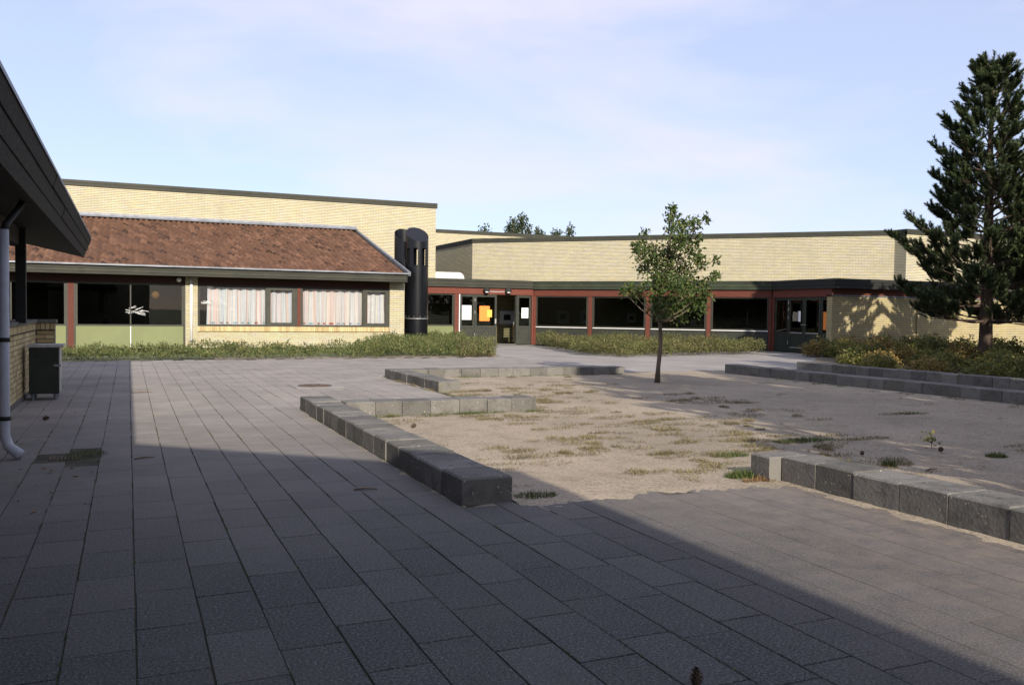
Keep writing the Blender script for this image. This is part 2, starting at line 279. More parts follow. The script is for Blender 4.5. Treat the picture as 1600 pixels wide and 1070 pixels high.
# ------------------------------------------------------------------ mesh helpers
def wloc(o):
    p = Vector((0, 0, 0))
    while o is not None: p += Vector(o.location); o = o.parent
    return p
def link(o, parent=None):
    col.objects.link(o)
    if parent is not None: o.parent = parent
    return o
def thing(name, label, cat, loc=(0, 0, 0), group=None):
    o = bpy.data.objects.new(name, None); o.empty_display_size = 0.1; link(o); o.location = loc; tag(o, label, cat, group); return o
def tag(o, label=None, cat=None, group=None, kind=None):
    if label: o['label'] = label
    if cat: o['category'] = cat
    if group: o['group'] = group
    if kind: o['kind'] = kind
    return o
class Fr:
    """a wall line: origin, direction u along it, outward normal n (to the right-hand rear of u)"""
    def __init__(s, ox, oy, ux, uy):
        l = math.hypot(ux, uy); s.o = (ox, oy); s.u = (ux/l, uy/l); s.n = (uy/l, -ux/l)
    def p(s, a, d, z): return (s.o[0]+s.u[0]*a+s.n[0]*d, s.o[1]+s.u[1]*a+s.n[1]*d, z)
W = Fr(0, 0, 1, 0)          # s = X, d = -Y
class MB:
    def __init__(s): s.v = []; s.f = []; s.uv = []
    def quad(s, pts, uvs=None):
        i = len(s.v); s.v += [tuple(p) for p in pts]; s.f.append(tuple(range(i, i+len(pts)))); s.uv.append(uvs or [(0, 0)]*len(pts)); return s
    def fbox(s, fr, a0, a1, d0, d1, z0, z1):
        P = lambda a, d, z: fr.p(a, d, z)
        s.quad([P(a0, d1, z0), P(a1, d1, z0), P(a1, d1, z1), P(a0, d1, z1)], [(a0, z0), (a1, z0), (a1, z1), (a0, z1)])
        s.quad([P(a1, d0, z0), P(a0, d0, z0), P(a0, d0, z1), P(a1, d0, z1)], [(a1, z0), (a0, z0), (a0, z1), (a1, z1)])
        s.quad([P(a0, d0, z0), P(a0, d1, z0), P(a0, d1, z1), P(a0, d0, z1)], [(-d0, z0), (-d1, z0), (-d1, z1), (-d0, z1)])
        s.quad([P(a1, d1, z0), P(a1, d0, z0), P(a1, d0, z1), P(a1, d1, z1)], [(d1, z0), (d0, z0), (d0, z1), (d1, z1)])
        s.quad([P(a0, d1, z1), P(a1, d1, z1), P(a1, d0, z1), P(a0, d0, z1)], [(a0, d1), (a1, d1), (a1, d0), (a0, d0)])
        s.quad([P(a0, d0, z0), P(a1, d0, z0), P(a1, d1, z0), P(a0, d1, z0)], [(a0, d0), (a1, d0), (a1, d1), (a0, d1)])
        return s
    def box(s, x0, x1, y0, y1, z0, z1): return s.fbox(W, x0, x1, -y1, -y0, z0, z1)
    def tube(s, pts, rad, n=12, cap=True):
        pts = [Vector(p) for p in pts]; rings = []
        if not isinstance(rad, (list, tuple)): rad = [rad]*len(pts)
        ref = None
        for i, p in enumerate(pts):
            t = ((pts[i+1]-p) if i == 0 else (p-pts[i-1]) if i == len(pts)-1 else (pts[i+1]-pts[i-1])).normalized()
            if ref is None: ref = Vector((1, 0, 0)) if abs(t.x) < 0.8 else Vector((0, 1, 0))
            a = (ref - t*ref.dot(t)).normalized(); ref = a; b = t.cross(a)
            rings.append([p + (a*math.cos(2*math.pi*k/n)+b*math.sin(2*math.pi*k/n))*rad[i] for k in range(n)])
        base = len(s.v)
        for r in rings: s.v += [tuple(q) for q in r]
        for i in range(len(rings)-1):
            for k in range(n):
                k2 = (k+1) % n; s.f.append((base+i*n+k, base+i*n+k2, base+(i+1)*n+k2, base+(i+1)*n+k)); s.uv.append([(0, 0)]*4)
        if cap:
            s.f.append(tuple(base+k for k in reversed(range(n)))); s.uv.append([(0, 0)]*n)
            s.f.append(tuple(base+(len(rings)-1)*n+k for k in range(n))); s.uv.append([(0, 0)]*n)
        return s
    def mesh(s, name, mat, off=Vector((0, 0, 0)), smooth=False):
        me = bpy.data.meshes.new(name); me.from_pydata([(v[0]-off.x, v[1]-off.y, v[2]-off.z) for v in s.v], [], s.f)
        uvl = me.uv_layers.new(name='UVMap'); flat = [c for f in s.uv for q in f for c in q]; uvl.data.foreach_set('uv', flat)
        me.materials.append(mat)
        if smooth: me.polygons.foreach_set('use_smooth', [True]*len(me.polygons))
        me.update(); return me
    def build(s, name, mat, parent=None, smooth=False, loc=None):
        off = wloc(parent) if parent is not None else Vector(loc or (0, 0, 0))
        o = bpy.data.objects.new(name, s.mesh(name, mat, off, smooth)); link(o, parent)
        if parent is None: o.location = off
        return o
def np_mesh(name, V, F, mat, smooth=False):
    """V (n,3), F (m,k) same-size faces"""
    me = bpy.data.meshes.new(name); V = np.asarray(V, np.float32); F = np.asarray(F, np.int32); k = F.shape[1]
    me.vertices.add(len(V)); me.vertices.foreach_set('co', V.ravel()); me.loops.add(F.size); me.loops.foreach_set('vertex_index', F.ravel())
    me.polygons.add(len(F)); me.polygons.foreach_set('loop_start', np.arange(0, F.size, k, dtype=np.int32)); me.polygons.foreach_set('loop_total', np.full(len(F), k, np.int32))
    me.polygons.foreach_set('use_smooth', np.full(len(F), bool(smooth)))
    me.materials.append(mat); me.update(calc_edges=True); me.validate(); return me
def bx(name, mat, parent, fr, *a): return MB().fbox(fr, *a).build(name, mat, parent)
def copy_tree(o, parent=None):
    c = o.copy(); col.objects.link(c); c.parent = parent
    for ch in list(o.children): copy_tree(ch, c)
    return c

# ------------------------------------------------------------------ ground
def kind(x, y):
    if y < 23.45 and x < 2.06: return 'paved'
    if y < 5.42 and x < 4.72: return 'paved'
    if 2.06 <= x < 4.6 and 10.95 < y < 17: return 'paved'
    if 16.75 < y < 23.45 and x < 10.4: return 'paved'
    if 16.9 < y < 23.6 and x < 22: return 'asphalt'
    if 23.45 <= y < 32.5 and 10.0+(y-23.45)*0.3 < x < min(15.2, 12.4+(y-23.45)*0.3+1.0): return 'asphalt'
    if 17 < x < 22.0 and 22 < y < 26 and x+y < 47.8: return 'asphalt'
    return 'sand'
g = MB(); g.quad([(-900, -900, -.045), (900, -900, -.045), (900, 1200, -.045), (-900, 1200, -.045)]); tag(g.build('ground', m_ground), kind='structure')
b = MB()
for (x0, x1, y0, y1) in ((-6, 2.3, -6, 23.5), (2.3, 2.8, -6, 5.44), (2.3, 4.7, 10.9, 16.8), (2.3, 10.5, 16.8, 23.5)): b.quad([(x0, y0, -.008), (x1, y0, -.008), (x1, y1, -.008), (x0, y1, -.008)])
pavement = tag(b.build('pavement', m_bed), kind='structure')
bb_ = MB(); bb_.quad([(2.80, -6, -.0012), (4.74, -6, -.0012), (4.74, 5.44, -.0012), (2.80, 5.44, -.0012)]); o = bb_.build('joint_sand', m_joint, pavement)
def drift(name, x0, x1, y0, y1, hf, st=.03):
    nx = int((x1-x0)/st); ny = int((y1-y0)/st); V = []; F = []
    for i in range(nx+1):
        for j in range(ny+1):
            x = x0+i*st; y = y0+j*st; V.append((x, y, hf(x, y)+.006*noise.noise(Vector((x*5, y*5, 1)))+.004*noise.noise(Vector((x*17, y*17, 4)))))
    for i in range(nx):
        for j in range(ny): a = i*(ny+1)+j; F.append((a, a+ny+1, a+ny+2, a+1))
    o = bpy.data.objects.new(name, np_mesh(name, V, F, m_sand, True)); link(o); tag(o, kind='structure')
drift('sand_drift', 2.43, 4.75, 5.12, 5.95, lambda x, y: min(.007, -.004+.045*(y-5.22-.05*math.sin(x*4)-.04*math.sin(x*9.3))))
drift('sand_drift', 1.80, 2.07, 5.6, 11.6, lambda x, y: -.013+.065*(x-1.85))
drift('sand_drift', 4.36, 4.74, 1.5, 5.40, lambda x, y: -.013+.060*(x-4.42))
def grid_sheet(name, what, mat, x0, x1, y0, y1, st, amp, zb):
    nx = int((x1-x0)/st)+1; ny = int((y1-y0)/st)+1; V = []; idx = {}; F = []
    def vi(i, j):
        k = (i, j)
        if k not in idx:
            x = x0+i*st; y = y0+j*st; h = amp*(noise.noise(Vector((x*0.7, y*0.7, 3)))+0.6*noise.noise(Vector((x*3.1, y*3.1, 8))))
            idx[k] = len(V); V.append((x, y, zb+h))
        return idx[k]
    for i in range(nx):
        for j in range(ny):
            if kind(x0+(i+.5)*st, y0+(j+.5)*st) == what: F.append((vi(i, j), vi(i+1, j), vi(i+1, j+1), vi(i, j+1)))
    o = bpy.data.objects.new(name, np_mesh(name, V, F, mat, True)); link(o); tag(o, kind='structure'); return o
grid_sheet('sand_yard', 'sand', m_sand, 2.06, 27.0, -3.0, 24.6, 0.12, 0.014, -0.004)
grid_sheet('asphalt_path', 'asphalt', m_asph, 9.8, 22.2, 16.6, 32.7, 0.15, 0.004, -0.004)

# paving slabs: 0.25 x 0.5 m flags in long courses; the 300 that show largest are parts, the rest one joined part
CW, CL = 0.252, 0.502
def slab_geo(hw, hl, ch=0.006, t=0.04, tilt=(0, 0), dz=0):
    V = []
    for (z, ins) in ((-t, 0), (-ch, 0), (0, ch)):
        for sx, sy in ((-1, -1), (1, -1), (1, 1), (-1, 1)):
            x = sx*(hw-ins); y = sy*(hl-ins); V.append((x, y, z+dz+x*tilt[0]+y*tilt[1]))
    F = [(8, 9, 10, 11)]
    for r in (0, 4):
        for k in range(4): F.append((r+k, r+(k+1) % 4, r+4+(k+1) % 4, r+4+k))
    return V, F
slabs = []
for k in range(-13, 41):
    xc = 0.025+(k+0.5)*CW; off = (k % 2)*CL*0.5+random.uniform(-.09, .09)
    if k == 0: off = 0.02
    j = -5
    y = 1.3-off
    while y < 23.6:
        yc = y+CL/2; y += CL
        if kind(xc, yc) != 'paved' or kind(xc, yc-.12) != 'paved': continue
        if xc < -1.5 and yc < 16: continue
        if -0.66 < xc < -0.2 and 8.1 < yc < 8.75: continue          # drain
        rel = Vector((xc, yc, -EYE)); dep = rel.dot(fw); xi = 800+FPX*rel.dot(rt)/dep if dep > 0.3 else -999
        slabs.append(((dep*dep*dep if -90 < xi < 1690 and dep > 1.7 else 1e9), xc, yc))
slabs.sort()
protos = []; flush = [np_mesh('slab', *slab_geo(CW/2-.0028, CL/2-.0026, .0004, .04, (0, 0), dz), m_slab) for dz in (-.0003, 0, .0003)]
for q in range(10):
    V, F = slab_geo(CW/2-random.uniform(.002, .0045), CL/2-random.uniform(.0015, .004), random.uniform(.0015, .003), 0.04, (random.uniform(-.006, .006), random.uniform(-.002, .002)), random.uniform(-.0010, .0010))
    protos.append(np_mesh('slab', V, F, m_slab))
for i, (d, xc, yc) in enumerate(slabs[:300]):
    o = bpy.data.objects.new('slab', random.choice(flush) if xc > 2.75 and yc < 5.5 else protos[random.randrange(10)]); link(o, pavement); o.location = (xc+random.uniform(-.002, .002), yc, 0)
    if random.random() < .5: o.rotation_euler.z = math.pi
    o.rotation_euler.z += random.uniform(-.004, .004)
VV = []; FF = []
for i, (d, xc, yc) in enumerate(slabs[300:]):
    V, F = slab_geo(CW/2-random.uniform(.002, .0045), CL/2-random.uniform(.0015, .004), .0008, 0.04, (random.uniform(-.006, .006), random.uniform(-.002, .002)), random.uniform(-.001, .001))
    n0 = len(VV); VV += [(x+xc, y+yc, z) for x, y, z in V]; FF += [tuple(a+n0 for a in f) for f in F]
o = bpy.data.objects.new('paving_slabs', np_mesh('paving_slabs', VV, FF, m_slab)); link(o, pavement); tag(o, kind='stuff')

# ------------------------------------------------------------------ low walls of cast stone blocks
def low_wall(label, rows, h, loc):
    t = thing('low_wall', label, 'wall', loc, 'low block walls round the sand yard')
    for (x0, x1, y0, y1) in rows:
        along_x = (x1-x0) > (y1-y0); a0, a1 = (x0, x1) if along_x else (y0, y1); n = max(1, round((a1-a0)/0.385)); st = (a1-a0)/n
        cuts = [a0]+[a0+st*i+random.uniform(-.03, .03) for i in range(1, n)]+[a1]
        for i in range(n):
            p0, p1 = cuts[i]+.003, cuts[i+1]-.004; j = random.uniform(-.008, .008); hh = h+random.uniform(-.007, .006); c = random.uniform(.007, .014)
            X0, X1, Y0, Y1 = (p0, p1, y0+j, y1+j) if along_x else (x0+j, x1+j, p0, p1)
            V = []
            for (z, ins) in ((-.03, 0), (hh-c, 0), (hh, c)):
                for sx, sy in ((0, 0), (1, 0), (1, 1), (0, 1)):
                    V.append((X0+ins if sx == 0 else X1-ins, Y0+ins if sy == 0 else Y1-ins, z+random.uniform(-.002, .002)))
            F = [(8, 9, 10, 11)]
            for r in (0, 4):
                for k in range(4): F.append((r+k, r+(k+1) % 4, r+4+(k+1) % 4, r+4+k))
            cx, cy = (X0+X1)/2, (Y0+Y1)/2
            ob = bpy.data.objects.new('block', np_mesh('block', [(x-cx, y-cy, z) for x, y, z in V], F, m_block)); link(ob, t); ob.location = (cx-loc[0], cy-loc[1], 0)
    return t
low_wall('long low wall of grey cast blocks between slab paving and sand', [(2.055, 2.425, 5.47, 11.5)], .175, (2.24, 5.47, 0))
low_wall('low cast block wall branching off the long wall into the sand', [(2.43, 5.0, 10.5, 10.87)], .175, (2.43, 10.7, 0))
low_wall('short low block wall with pale end block beside manhole paving', [(4.64, 5.02, 13.45, 16.35)], .165, (4.83, 13.5, 0))
low_wall('low cast block wall running towards the young oak trunk', [(4.64, 9.9, 16.36, 16.73)], .165, (4.64, 16.5, 0))
low_wall('low wall of dark tall blocks with pale corner block and grass tuft', [(4.6, 5.0, 5.4, 5.62), (4.725, 5.095, -1.5, 5.39)], .20, (4.9, 5.4, 0))
low_wall('dark low block wall along the gravel in front of planting kerb', [(12.5, 12.87, 2.0, 16.25)], .19, (12.7, 16.2, 0))
low_wall('low grey block wall edging the autumn shrub bed under the pine', [(15.1, 15.47, 3.5, 16.8)], .19, (15.2, 16.8, 0))
sb = MB(); sb.quad([(15.4, 3, .03), (30, 3, .03), (30, 22.8, .03), (22, 22.8, .03), (19.5, 20.8, .03), (15.4, 16.8, .03)]); tag(sb.build('planting_bed', m_soil), kind='structure')

# ------------------------------------------------------------------ building helpers
def window(parent, fr, a0, a1, z0, z1, d=0.0, fwid=0.05, mat=None, glass=None, depth=.07, mull=()):
    mat = mat or m_frame; m = MB()
    m.fbox(fr, a0, a1, d-depth, d, z1-fwid, z1); m.fbox(fr, a0, a1, d-depth, d, z0, z0+fwid)
    m.fbox(fr, a0, a0+fwid, d-depth, d-.001, z0+fwid, z1-fwid); m.fbox(fr, a1-fwid, a1, d-depth, d-.001, z0+fwid, z1-fwid)
    for q in mull: m.fbox(fr, q-.02, q+.02, d-depth, d-.002, z0+fwid, z1-fwid)
    o = m.build('window', mat, parent); e = [a0+fwid]+list(mull)+[a1-fwid]
    for i in range(len(e)-1):
        MB().fbox(fr, e[i]+(.02 if i else 0), e[i+1]-(.02 if i < len(e)-2 else 0), d-depth*.55, d-depth*.55+.006, z0+fwid, z1-fwid).build('pane', glass or m_glass, o)
    return o
def fascia(parent, fr, a0, a1, d, z0, z1, mat, n=3, e0=0, e1=0, ends=True):
    h = (z1-z0)/n
    for i in range(n):
        MB().fbox(fr, a0-e0, a1+e1, d-.03+i*.006, d+i*.006, z0+i*h+(.004 if i else 0), z0+(i+1)*h-.004).build('fascia_board', mat, parent)
def door_leaf(parent, fr, a0, a1, z1, d, mat, zs=0.78, glass=None, name='door'):
    st = .085; m = MB(); T = .045
    m.fbox(fr, a0, a0+st, d-T, d, .02, z1); m.fbox(fr, a1-st, a1, d-T, d, .02, z1); m.fbox(fr, a0+st, a1-st, d-T, d-.001, z1-.10, z1)
    m.fbox(fr, a0+st, a1-st, d-T, d-.001, zs-.10, zs); m.fbox(fr, a0+st, a1-st, d-T, d-.001, .02, .17)
    o = m.build(name, mat, parent); bx('panel', mat, o, fr, a0+st, a1-st, d-T+.012, d-.014, .17, zs-.10)
    bx('pane', glass or m_glass, o, fr, a0+st, a1-st, d-.03, d-.024, zs, z1-.10); return o

# ------------------------------------------------------------------ classroom wing (tiled roof)
FL = Fr(0, 30.5, 1, 0); cw = thing('classroom_wing', 'low yellow brick classroom wing with red tiled roof and striped curtains', 'building', (3.5, 30.5, 0))
XE = 9.17
wb = MB()
wb.fbox(FL, 1.72, 2.10, -.30, 0, 0, 2.34); wb.fbox(FL, 8.62, 9.17, -.40, 0, 0, 2.40); wb.fbox(FL, 2.10, 8.62, -.28, -.10, 0, .555)
wb.fbox(Fr(9.17, 30.9, 0, 1), 0, 7.1, -.30, 0, 0, 2.62); wb.build('wall', m_brick, cw)
gb = MB(); gb.quad([(9.165, 30.5, 2.4), (9.165, 38, 2.4), (9.165, 38, 4.78), (9.165, 30.5, 2.68)], [(0, 2.4), (7.5, 2.4), (7.5, 4.78), (0, 2.68)]); gb.build('gable_wall', m_brick, cw)
sb_ = MB()
x = 2.10
while x < 8.60:
    sb_.fbox(FL, x+.003, min(x+.0637, 8.62), -.12, -.035, .56, .725); x += .0667
sb_.build('sill_course', m_brick1, cw)
bx('beam', m_beam_shade, cw, FL, -9, 8.62, -.20, -.06, 2.10, 2.50)
for (a0, a1) in ((-5.05, -4.78), (-1.78, -1.51), (5.30, 5.50)):
    bx('post', m_red, cw, FL, a0+.05, a1-.05, -.12, -.015, 0.0 if a0 < 2 else .73, 2.10)
    for q in (a0, a1-.05): bx('post_trim', m_frame, cw, FL, q, q+.05, -.12, -.03, 0.0 if a0 < 2 else .73, 2.10)
for (a0, a1, mu) in ((-8.5, -5.05, -6.8), (-4.78, -1.78, -3.28), (-1.51, 1.66, .07)):
    window(cw, FL, a0+.003, a1-.003, .72, 2.098, -.04, .05, mull=(mu,))
    for (p0, p1) in ((a0+.004, mu-.012), (mu+.012, a1-.004)): bx('panel', m_lime, cw, FL, p0, p1, -.10, -.05, 0, .718)
    bx('panel_strip', m_white, cw, FL, mu-.012, mu+.012, -.10, -.046, 0, .718)
bx('post_trim', m_frame, cw, FL, 1.66, 1.715, -.12, -.02, 0, 2.1)
window(cw, FL, 2.12, 4.32, .73, 2.098, -.05, .04, glass=m_glass_c); window(cw, FL, 4.323, 5.297, .73, 2.098, -.035, .13, glass=m_glass_c)
window(cw, FL, 5.503, 7.68, .73, 2.098, -.05, .04, glass=m_glass_c); window(cw, FL, 7.683, 8.60, .73, 2.098, -.035, .13, glass=m_glass_c)
# downpipe on the pillar, round lamp beside it
d = MB().tube([FL.p(1.90, .045, .22), FL.p(1.90, .045, 2.36)], .042, 14).build('downpipe', m_white, cw, True)
for z in (.24, 2.1): MB().tube([FL.p(1.90, .045, z), FL.p(1.90, .045, z+.03)], .05, 14).build('pipe_clip', m_zinc, d)
# fascia, gutter line, soffit, roof tiles
FF_ = Fr(0, 29.93, 1, 0)
fascia(cw, FF_, -9, XE-.08, 0, 2.335, 2.60, m_fascia, 3)
bx('gutter', m_zinc, cw, FF_, -9, XE, -.03, .10, 2.615, 2.665)
so = MB(); so.quad([(-9, 29.90, 2.34), (-9, 30.62, 2.42), (XE-.09, 30.62, 2.42), (XE-.09, 29.90, 2.34)]); so.build('soffit', m_soffit, cw)
bx('verge_end', m_fascia, cw, Fr(XE-.08, 29.90, 0, 1), 0, .62, -.03, 0, 2.335, 2.60)
Y0r, Z0r, Y1r, Z1r = 29.90, 2.635, 37.98, 4.83
sl = math.hypot(Y1r-Y0r, Z1r-Z0r); uy, uz = (Y1r-Y0r)/sl, (Z1r-Z0r)/sl
dk = MB(); dk.quad([(-9, Y0r, Z0r-.03), (XE-.02, Y0r, Z0r-.03), (XE-.02, Y1r, Z1r-.03), (-9, Y1r, Z1r-.03)]); deck = dk.build('roof', m_soffit, cw)
NR = 24; cwid = .2; xs0 = -6.0; NC = int((XE-.06-xs0)/cwid); V = []; F = []; SEG = 5
for r in range(NR):
    for c in range(NC):
        s0 = r*sl/NR+random.uniform(-.012, .008); s1 = min((r+1)*sl/NR+.06, sl); lift = .042+random.uniform(-.006, .012); sk = random.uniform(-.006, .006); base = len(V)
        if random.random() < .012: lift += .025
        for row in range(3):
            for k in range(SEG+1):
                u = k/SEG; hgt = .036*math.sin(2*math.pi*(u-.12)) ; x = xs0+(c+u*1.04)*cwid+(sk if row else 0)
                s = s1 if row == 2 else s0; hh = hgt+(lift if row == 1 else (0.004 if row == 2 else -.012))
                if row == 0: hh = hgt+lift-.035
                V.append((x, Y0r+uy*s-uz*hh, Z0r+uz*s+uy*hh))
        for row in range(2):
            for k in range(SEG): F.append((base+row*(SEG+1)+k, base+row*(SEG+1)+k+1, base+(row+1)*(SEG+1)+k+1, base+(row+1)*(SEG+1)+k))
t = bpy.data.objects.new('roof_tiles', np_mesh('roof_tiles', np.array(V)-np.array(wloc(cw)), F, m_tile, False)); link(t, deck); tag(t, kind='stuff')
t.location = Vector((0, 0, 0))
vg = MB()
for i in range(1):
    a = Vector((XE-.06, Y0r-.03, Z0r)); bb = Vector((XE-.06, Y1r, Z1r)); w_ = Vector((.10, 0, 0)); h_ = Vector((0, -uz*.07, uy*.07))
    vg.quad([a+h_, a+w_+h_, bb+w_+h_, bb+h_]); vg.quad([a+w_-h_, bb+w_-h_, bb+w_+h_, a+w_+h_]); vg.quad([a-h_, a+w_-h_, a+w_+h_, a+h_]); vg.quad([a+h_, bb+h_, bb-h_, a-h_])
vg.build('verge_flashing', m_zinc, cw)
fl = MB(); fl.quad([(-9, Y1r-.30, Z1r-.075+.085), (XE+.04, Y1r-.30, Z1r-.075+.085), (XE+.04, Y1r, Z1r+.10), (-9, Y1r, Z1r+.10)]); fl.quad([(-9, Y1r-.004, Z1r+.10), (XE+.04, Y1r-.004, Z1r+.10), (XE+.04, Y1r-.004, Z1r+.19), (-9, Y1r-.004, Z1r+.19)]); fl.build('ridge_flashing', m_zinc, cw)
# interior
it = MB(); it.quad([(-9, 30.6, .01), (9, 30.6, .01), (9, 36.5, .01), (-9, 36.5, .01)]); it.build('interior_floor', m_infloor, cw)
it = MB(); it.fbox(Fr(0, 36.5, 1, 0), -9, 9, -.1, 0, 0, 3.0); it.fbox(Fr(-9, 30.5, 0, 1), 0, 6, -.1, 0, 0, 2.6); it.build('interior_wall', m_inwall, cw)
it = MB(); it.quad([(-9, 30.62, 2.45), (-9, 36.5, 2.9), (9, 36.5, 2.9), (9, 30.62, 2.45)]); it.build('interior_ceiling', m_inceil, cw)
wl = MB().tube([FL.p(1.52, -.06, 2.24), FL.p(1.52, .06, 2.24), FL.p(1.52, .09, 2.24)], [.075, .075, .05], 16); tag(wl.build('wall_lamp', m_white, None, True, FL.p(1.52, 0, 2.24)), 'small round white lamp under the tiled roof beside the white downpipe', 'lamp')
# curtains
def curtain(label, a0, a1, seed, z0=.785, z1=2.04, yb=-.22, gather=1.0):
    V = []; F = []; UV = []; n = max(24, int((a1-a0)*42)); m = MB(); rr = random.Random(seed); ph = [rr.uniform(0, 6.28) for _ in range(4)]
    def pt(i, j):
        u = i/n; v = j/6; a = a0+(a1-a0)*u; wv = .05*math.sin(a*21+ph[0]+.8*math.sin(a*5+ph[1])*(1-v))+.014*math.sin(a*61+ph[2])
        return FL.p(a+.03*(1-v)*math.sin(a*9+ph[3]), yb+wv*(1.1-.5*v), z0+(z1-z0)*v), (a*gather, (z1-z0)*v)
    for i in range(n):
        for j in range(6):
            P = [pt(i, j), pt(i+1, j), pt(i+1, j+1), pt(i, j+1)]; m.quad([p[0] for p in P], [p[1] for p in P])
    o = m.build('curtain', curtain_mat(seed), None, True, FL.p((a0+a1)/2, yb, z0)); tag(o, label, 'curtain', 'pastel striped curtains in the classroom windows'); return o
curtain('wide pastel striped curtain with teal left edge next to the white downpipe', 2.42, 4.33, 1)
curtain('pastel striped curtain in narrow casement left of the red window post', 4.40, 5.24, 2)
curtain('wide pink and white striped curtain right of the red window post', 5.53, 7.69, 3)
curtain('pastel striped curtain in the narrow casement by the brick corner pillar', 7.75, 8.56, 4)
# orange round lamp hanging inside, white strokes painted as sky reflections on the panes
p = PY(243, 461, 30.95); s = MB().tube([p+Vector((0, 0, -.13)), p+Vector((0, 0, -.11)), p+Vector((0, 0, -.07)), p, p+Vector((0, 0, .07)), p+Vector((0, 0, .11)), p+Vector((0, 0, .13))], [.02, .07, .11, .13, .11, .07, .02], 18)
hl = thing('hanging_lamp', 'orange globe lamp hanging behind the dark window over light green panels', 'lamp', p); s.build('shade', m_ball, hl, True)
MB().tube([p+Vector((0, 0, .12)), (p.x, p.y, 2.62)], .008, 6).build('cord', m_blackin, hl)
def sky_glint(label, a, z, sc, seed):
    rr = random.Random(seed); m = MB()
    for i in range(16):
        x0 = a+rr.uniform(-.28, .2)*sc; zz = z+rr.uniform(-.09, .09)*sc; ln = rr.uniform(.08, .26)*sc; sl_ = rr.uniform(-.25, .45); t_ = .008
        m.quad([FL.p(x0, -.0715, zz), FL.p(x0+ln, -.0715, zz+ln*sl_), FL.p(x0+ln, -.0715, zz+ln*sl_+t_), FL.p(x0, -.0715, zz+t_*1.6)])
    tag(m.build('window_glint', m_paper, None, False, FL.p(a, -.0715, z)), label, 'glint')
sky_glint('painted sky drawing across the middle of window over light green panels', .20, 1.20, 1.0, 5)
sky_glint('small painted sky drawing on pane beside the teal curtain edge', 2.36, 1.52, .55, 9)

# ------------------------------------------------------------------ high brick block behind the tiled roof
hb = thing('brick_block', 'high yellow brick block rising behind the red tiled roof', 'building', (4, 38, 0))
m = MB(); m.fbox(Fr(0, 38.0, 1, 0), -14, 12.88, -12, 0, 0, 6.02); m.build('wall', m_brick, hb)
fascia(hb, Fr(0, 37.98, 1, 0), -14, 12.94, .02, 6.02, 6.25, m_fascia, 2); bx('verge_board', m_fascia, hb, Fr(12.88, 38, 0, 1), 0, 12, 0, .05, 6.02, 6.25)
bx('roof', m_roofing, hb, Fr(0, 38.0, 1, 0), -14, 12.87, -12, -.02, 6.03, 6.22)

# ------------------------------------------------------------------ entrance wing: door front, 45 degree glass front, side doors, brick wall
ew = thing('entrance_wing', 'flat roofed entrance wing with red posts, dark glass fronts and green panels', 'building', (15.3, 32.6, 0))
FD = Fr(0, 32.6, 1, 0); F4 = Fr(15.3, 32.6, 1, -1); FR = Fr(22.03, 25.87, 0, -1); FW = Fr(22.03, 22.85, 1, 0)
L4 = math.hypot(22.03-15.3, 32.6-25.87); LR = 25.87-22.85
# door front
bx('beam', m_red, ew, FD, 9.4, 15.24, -.14, .02, 2.035, 2.31); bx('beam', m_red, ew, F4, .06, L4-.03, -.14, .02, 2.01, 2.29); bx('beam', m_red, ew, FR, .03, LR-.005, -.14, .02, 2.0, 2.29)
bx('beam', m_red, ew, FW, .15, 14, -.14, -.02, 2.07, 2.29)
bx('wall', m_brick, ew, FD, 9.3, 10.72, -.25, 0, 0, 2.03)
window(ew, FD, 10.725, 11.84, .755, 2.032, -.04, .05); bx('panel', m_lime, ew, FD, 10.73, 11.84, -.10, -.05, 0, .752)
bx('post', m_red, ew, FD, 11.88, 12.06, -.12, .0, 0, 2.032); bx('post_trim', m_frame, ew, FD, 11.843, 11.877, -.12, -.01, 0, 2.032); bx('post_trim', m_white, ew, FD, 12.063, 12.10, -.12, -.005, 0, 2.032)
side1 = door_leaf(ew, FD, 12.105, 12.73, 2.03, -.02, m_green, .775, name='side_light')
dl = door_leaf(ew, FD, 12.735, 13.69, 2.03, -.01, m_green, .775)
bx('handle', m_steel, dl, FD, 13.60, 13.66, -.008, .03, .86, 1.06)
for z in (.35, 1.25, 1.75): bx('hinge', m_steel, dl, FD, 12.722, 12.745, -.009, .012, z, z+.11)
side2 = door_leaf(ew, FD, 14.60, 15.235, 2.03, -.02, m_green, .775, name='side_light')
bx('door_jamb', m_green, ew, FD, 14.555, 14.598, -.12, -.01, 0, 2.032)
# the other leaf stands open inwards
FO = Fr(14.57, 32.66, .50, 1); ol = door_leaf(ew, FO, .02, .90, 2.0, 0, m_green, .775)
bx('post', m_red, ew, FD, 15.24, 15.32, -.12, .03, 0, 2.30); bx('post', m_red, ew, F4, .045, .14, -.12, .012, 0, 2.005)
bx('threshold', m_steel, ew, FD, 13.69, 14.555, -.10, .0, 0, .025)
# 45 degree front: four bays
pos = [.14, 2.34, 4.70, 7.06, L4-.12]
posts = [(2.34, 2.57), (4.70, 4.93), (7.06, 7.28)]
edges = [(.14, 2.34), (2.57, 4.70), (4.93, 7.06), (7.28, L4-.14)]
for a0, a1 in posts:
    bx('post', m_red, ew, F4, a0+.035, a1-.035, -.12, .0, 0, 2.006)
    for q in (a0, a1-.033): bx('post_trim', m_frame, ew, F4, q, q+.032, -.12, -.012, 0, 2.006)
for a0, a1 in edges:
    window(ew, F4, a0+.003, a1-.003, .76, 2.006, -.03, .045); bx('panel', m_green, ew, F4, a0+.004, a1-.004, -.10, -.045, 0, .72); bx('window_sill', m_white, ew, F4, a0+.004, a1-.004, -.08, .01, .723, .752)
bx('post', m_red, ew, F4, L4-.135, L4-.03, -.12, .0, 0, 2.006)
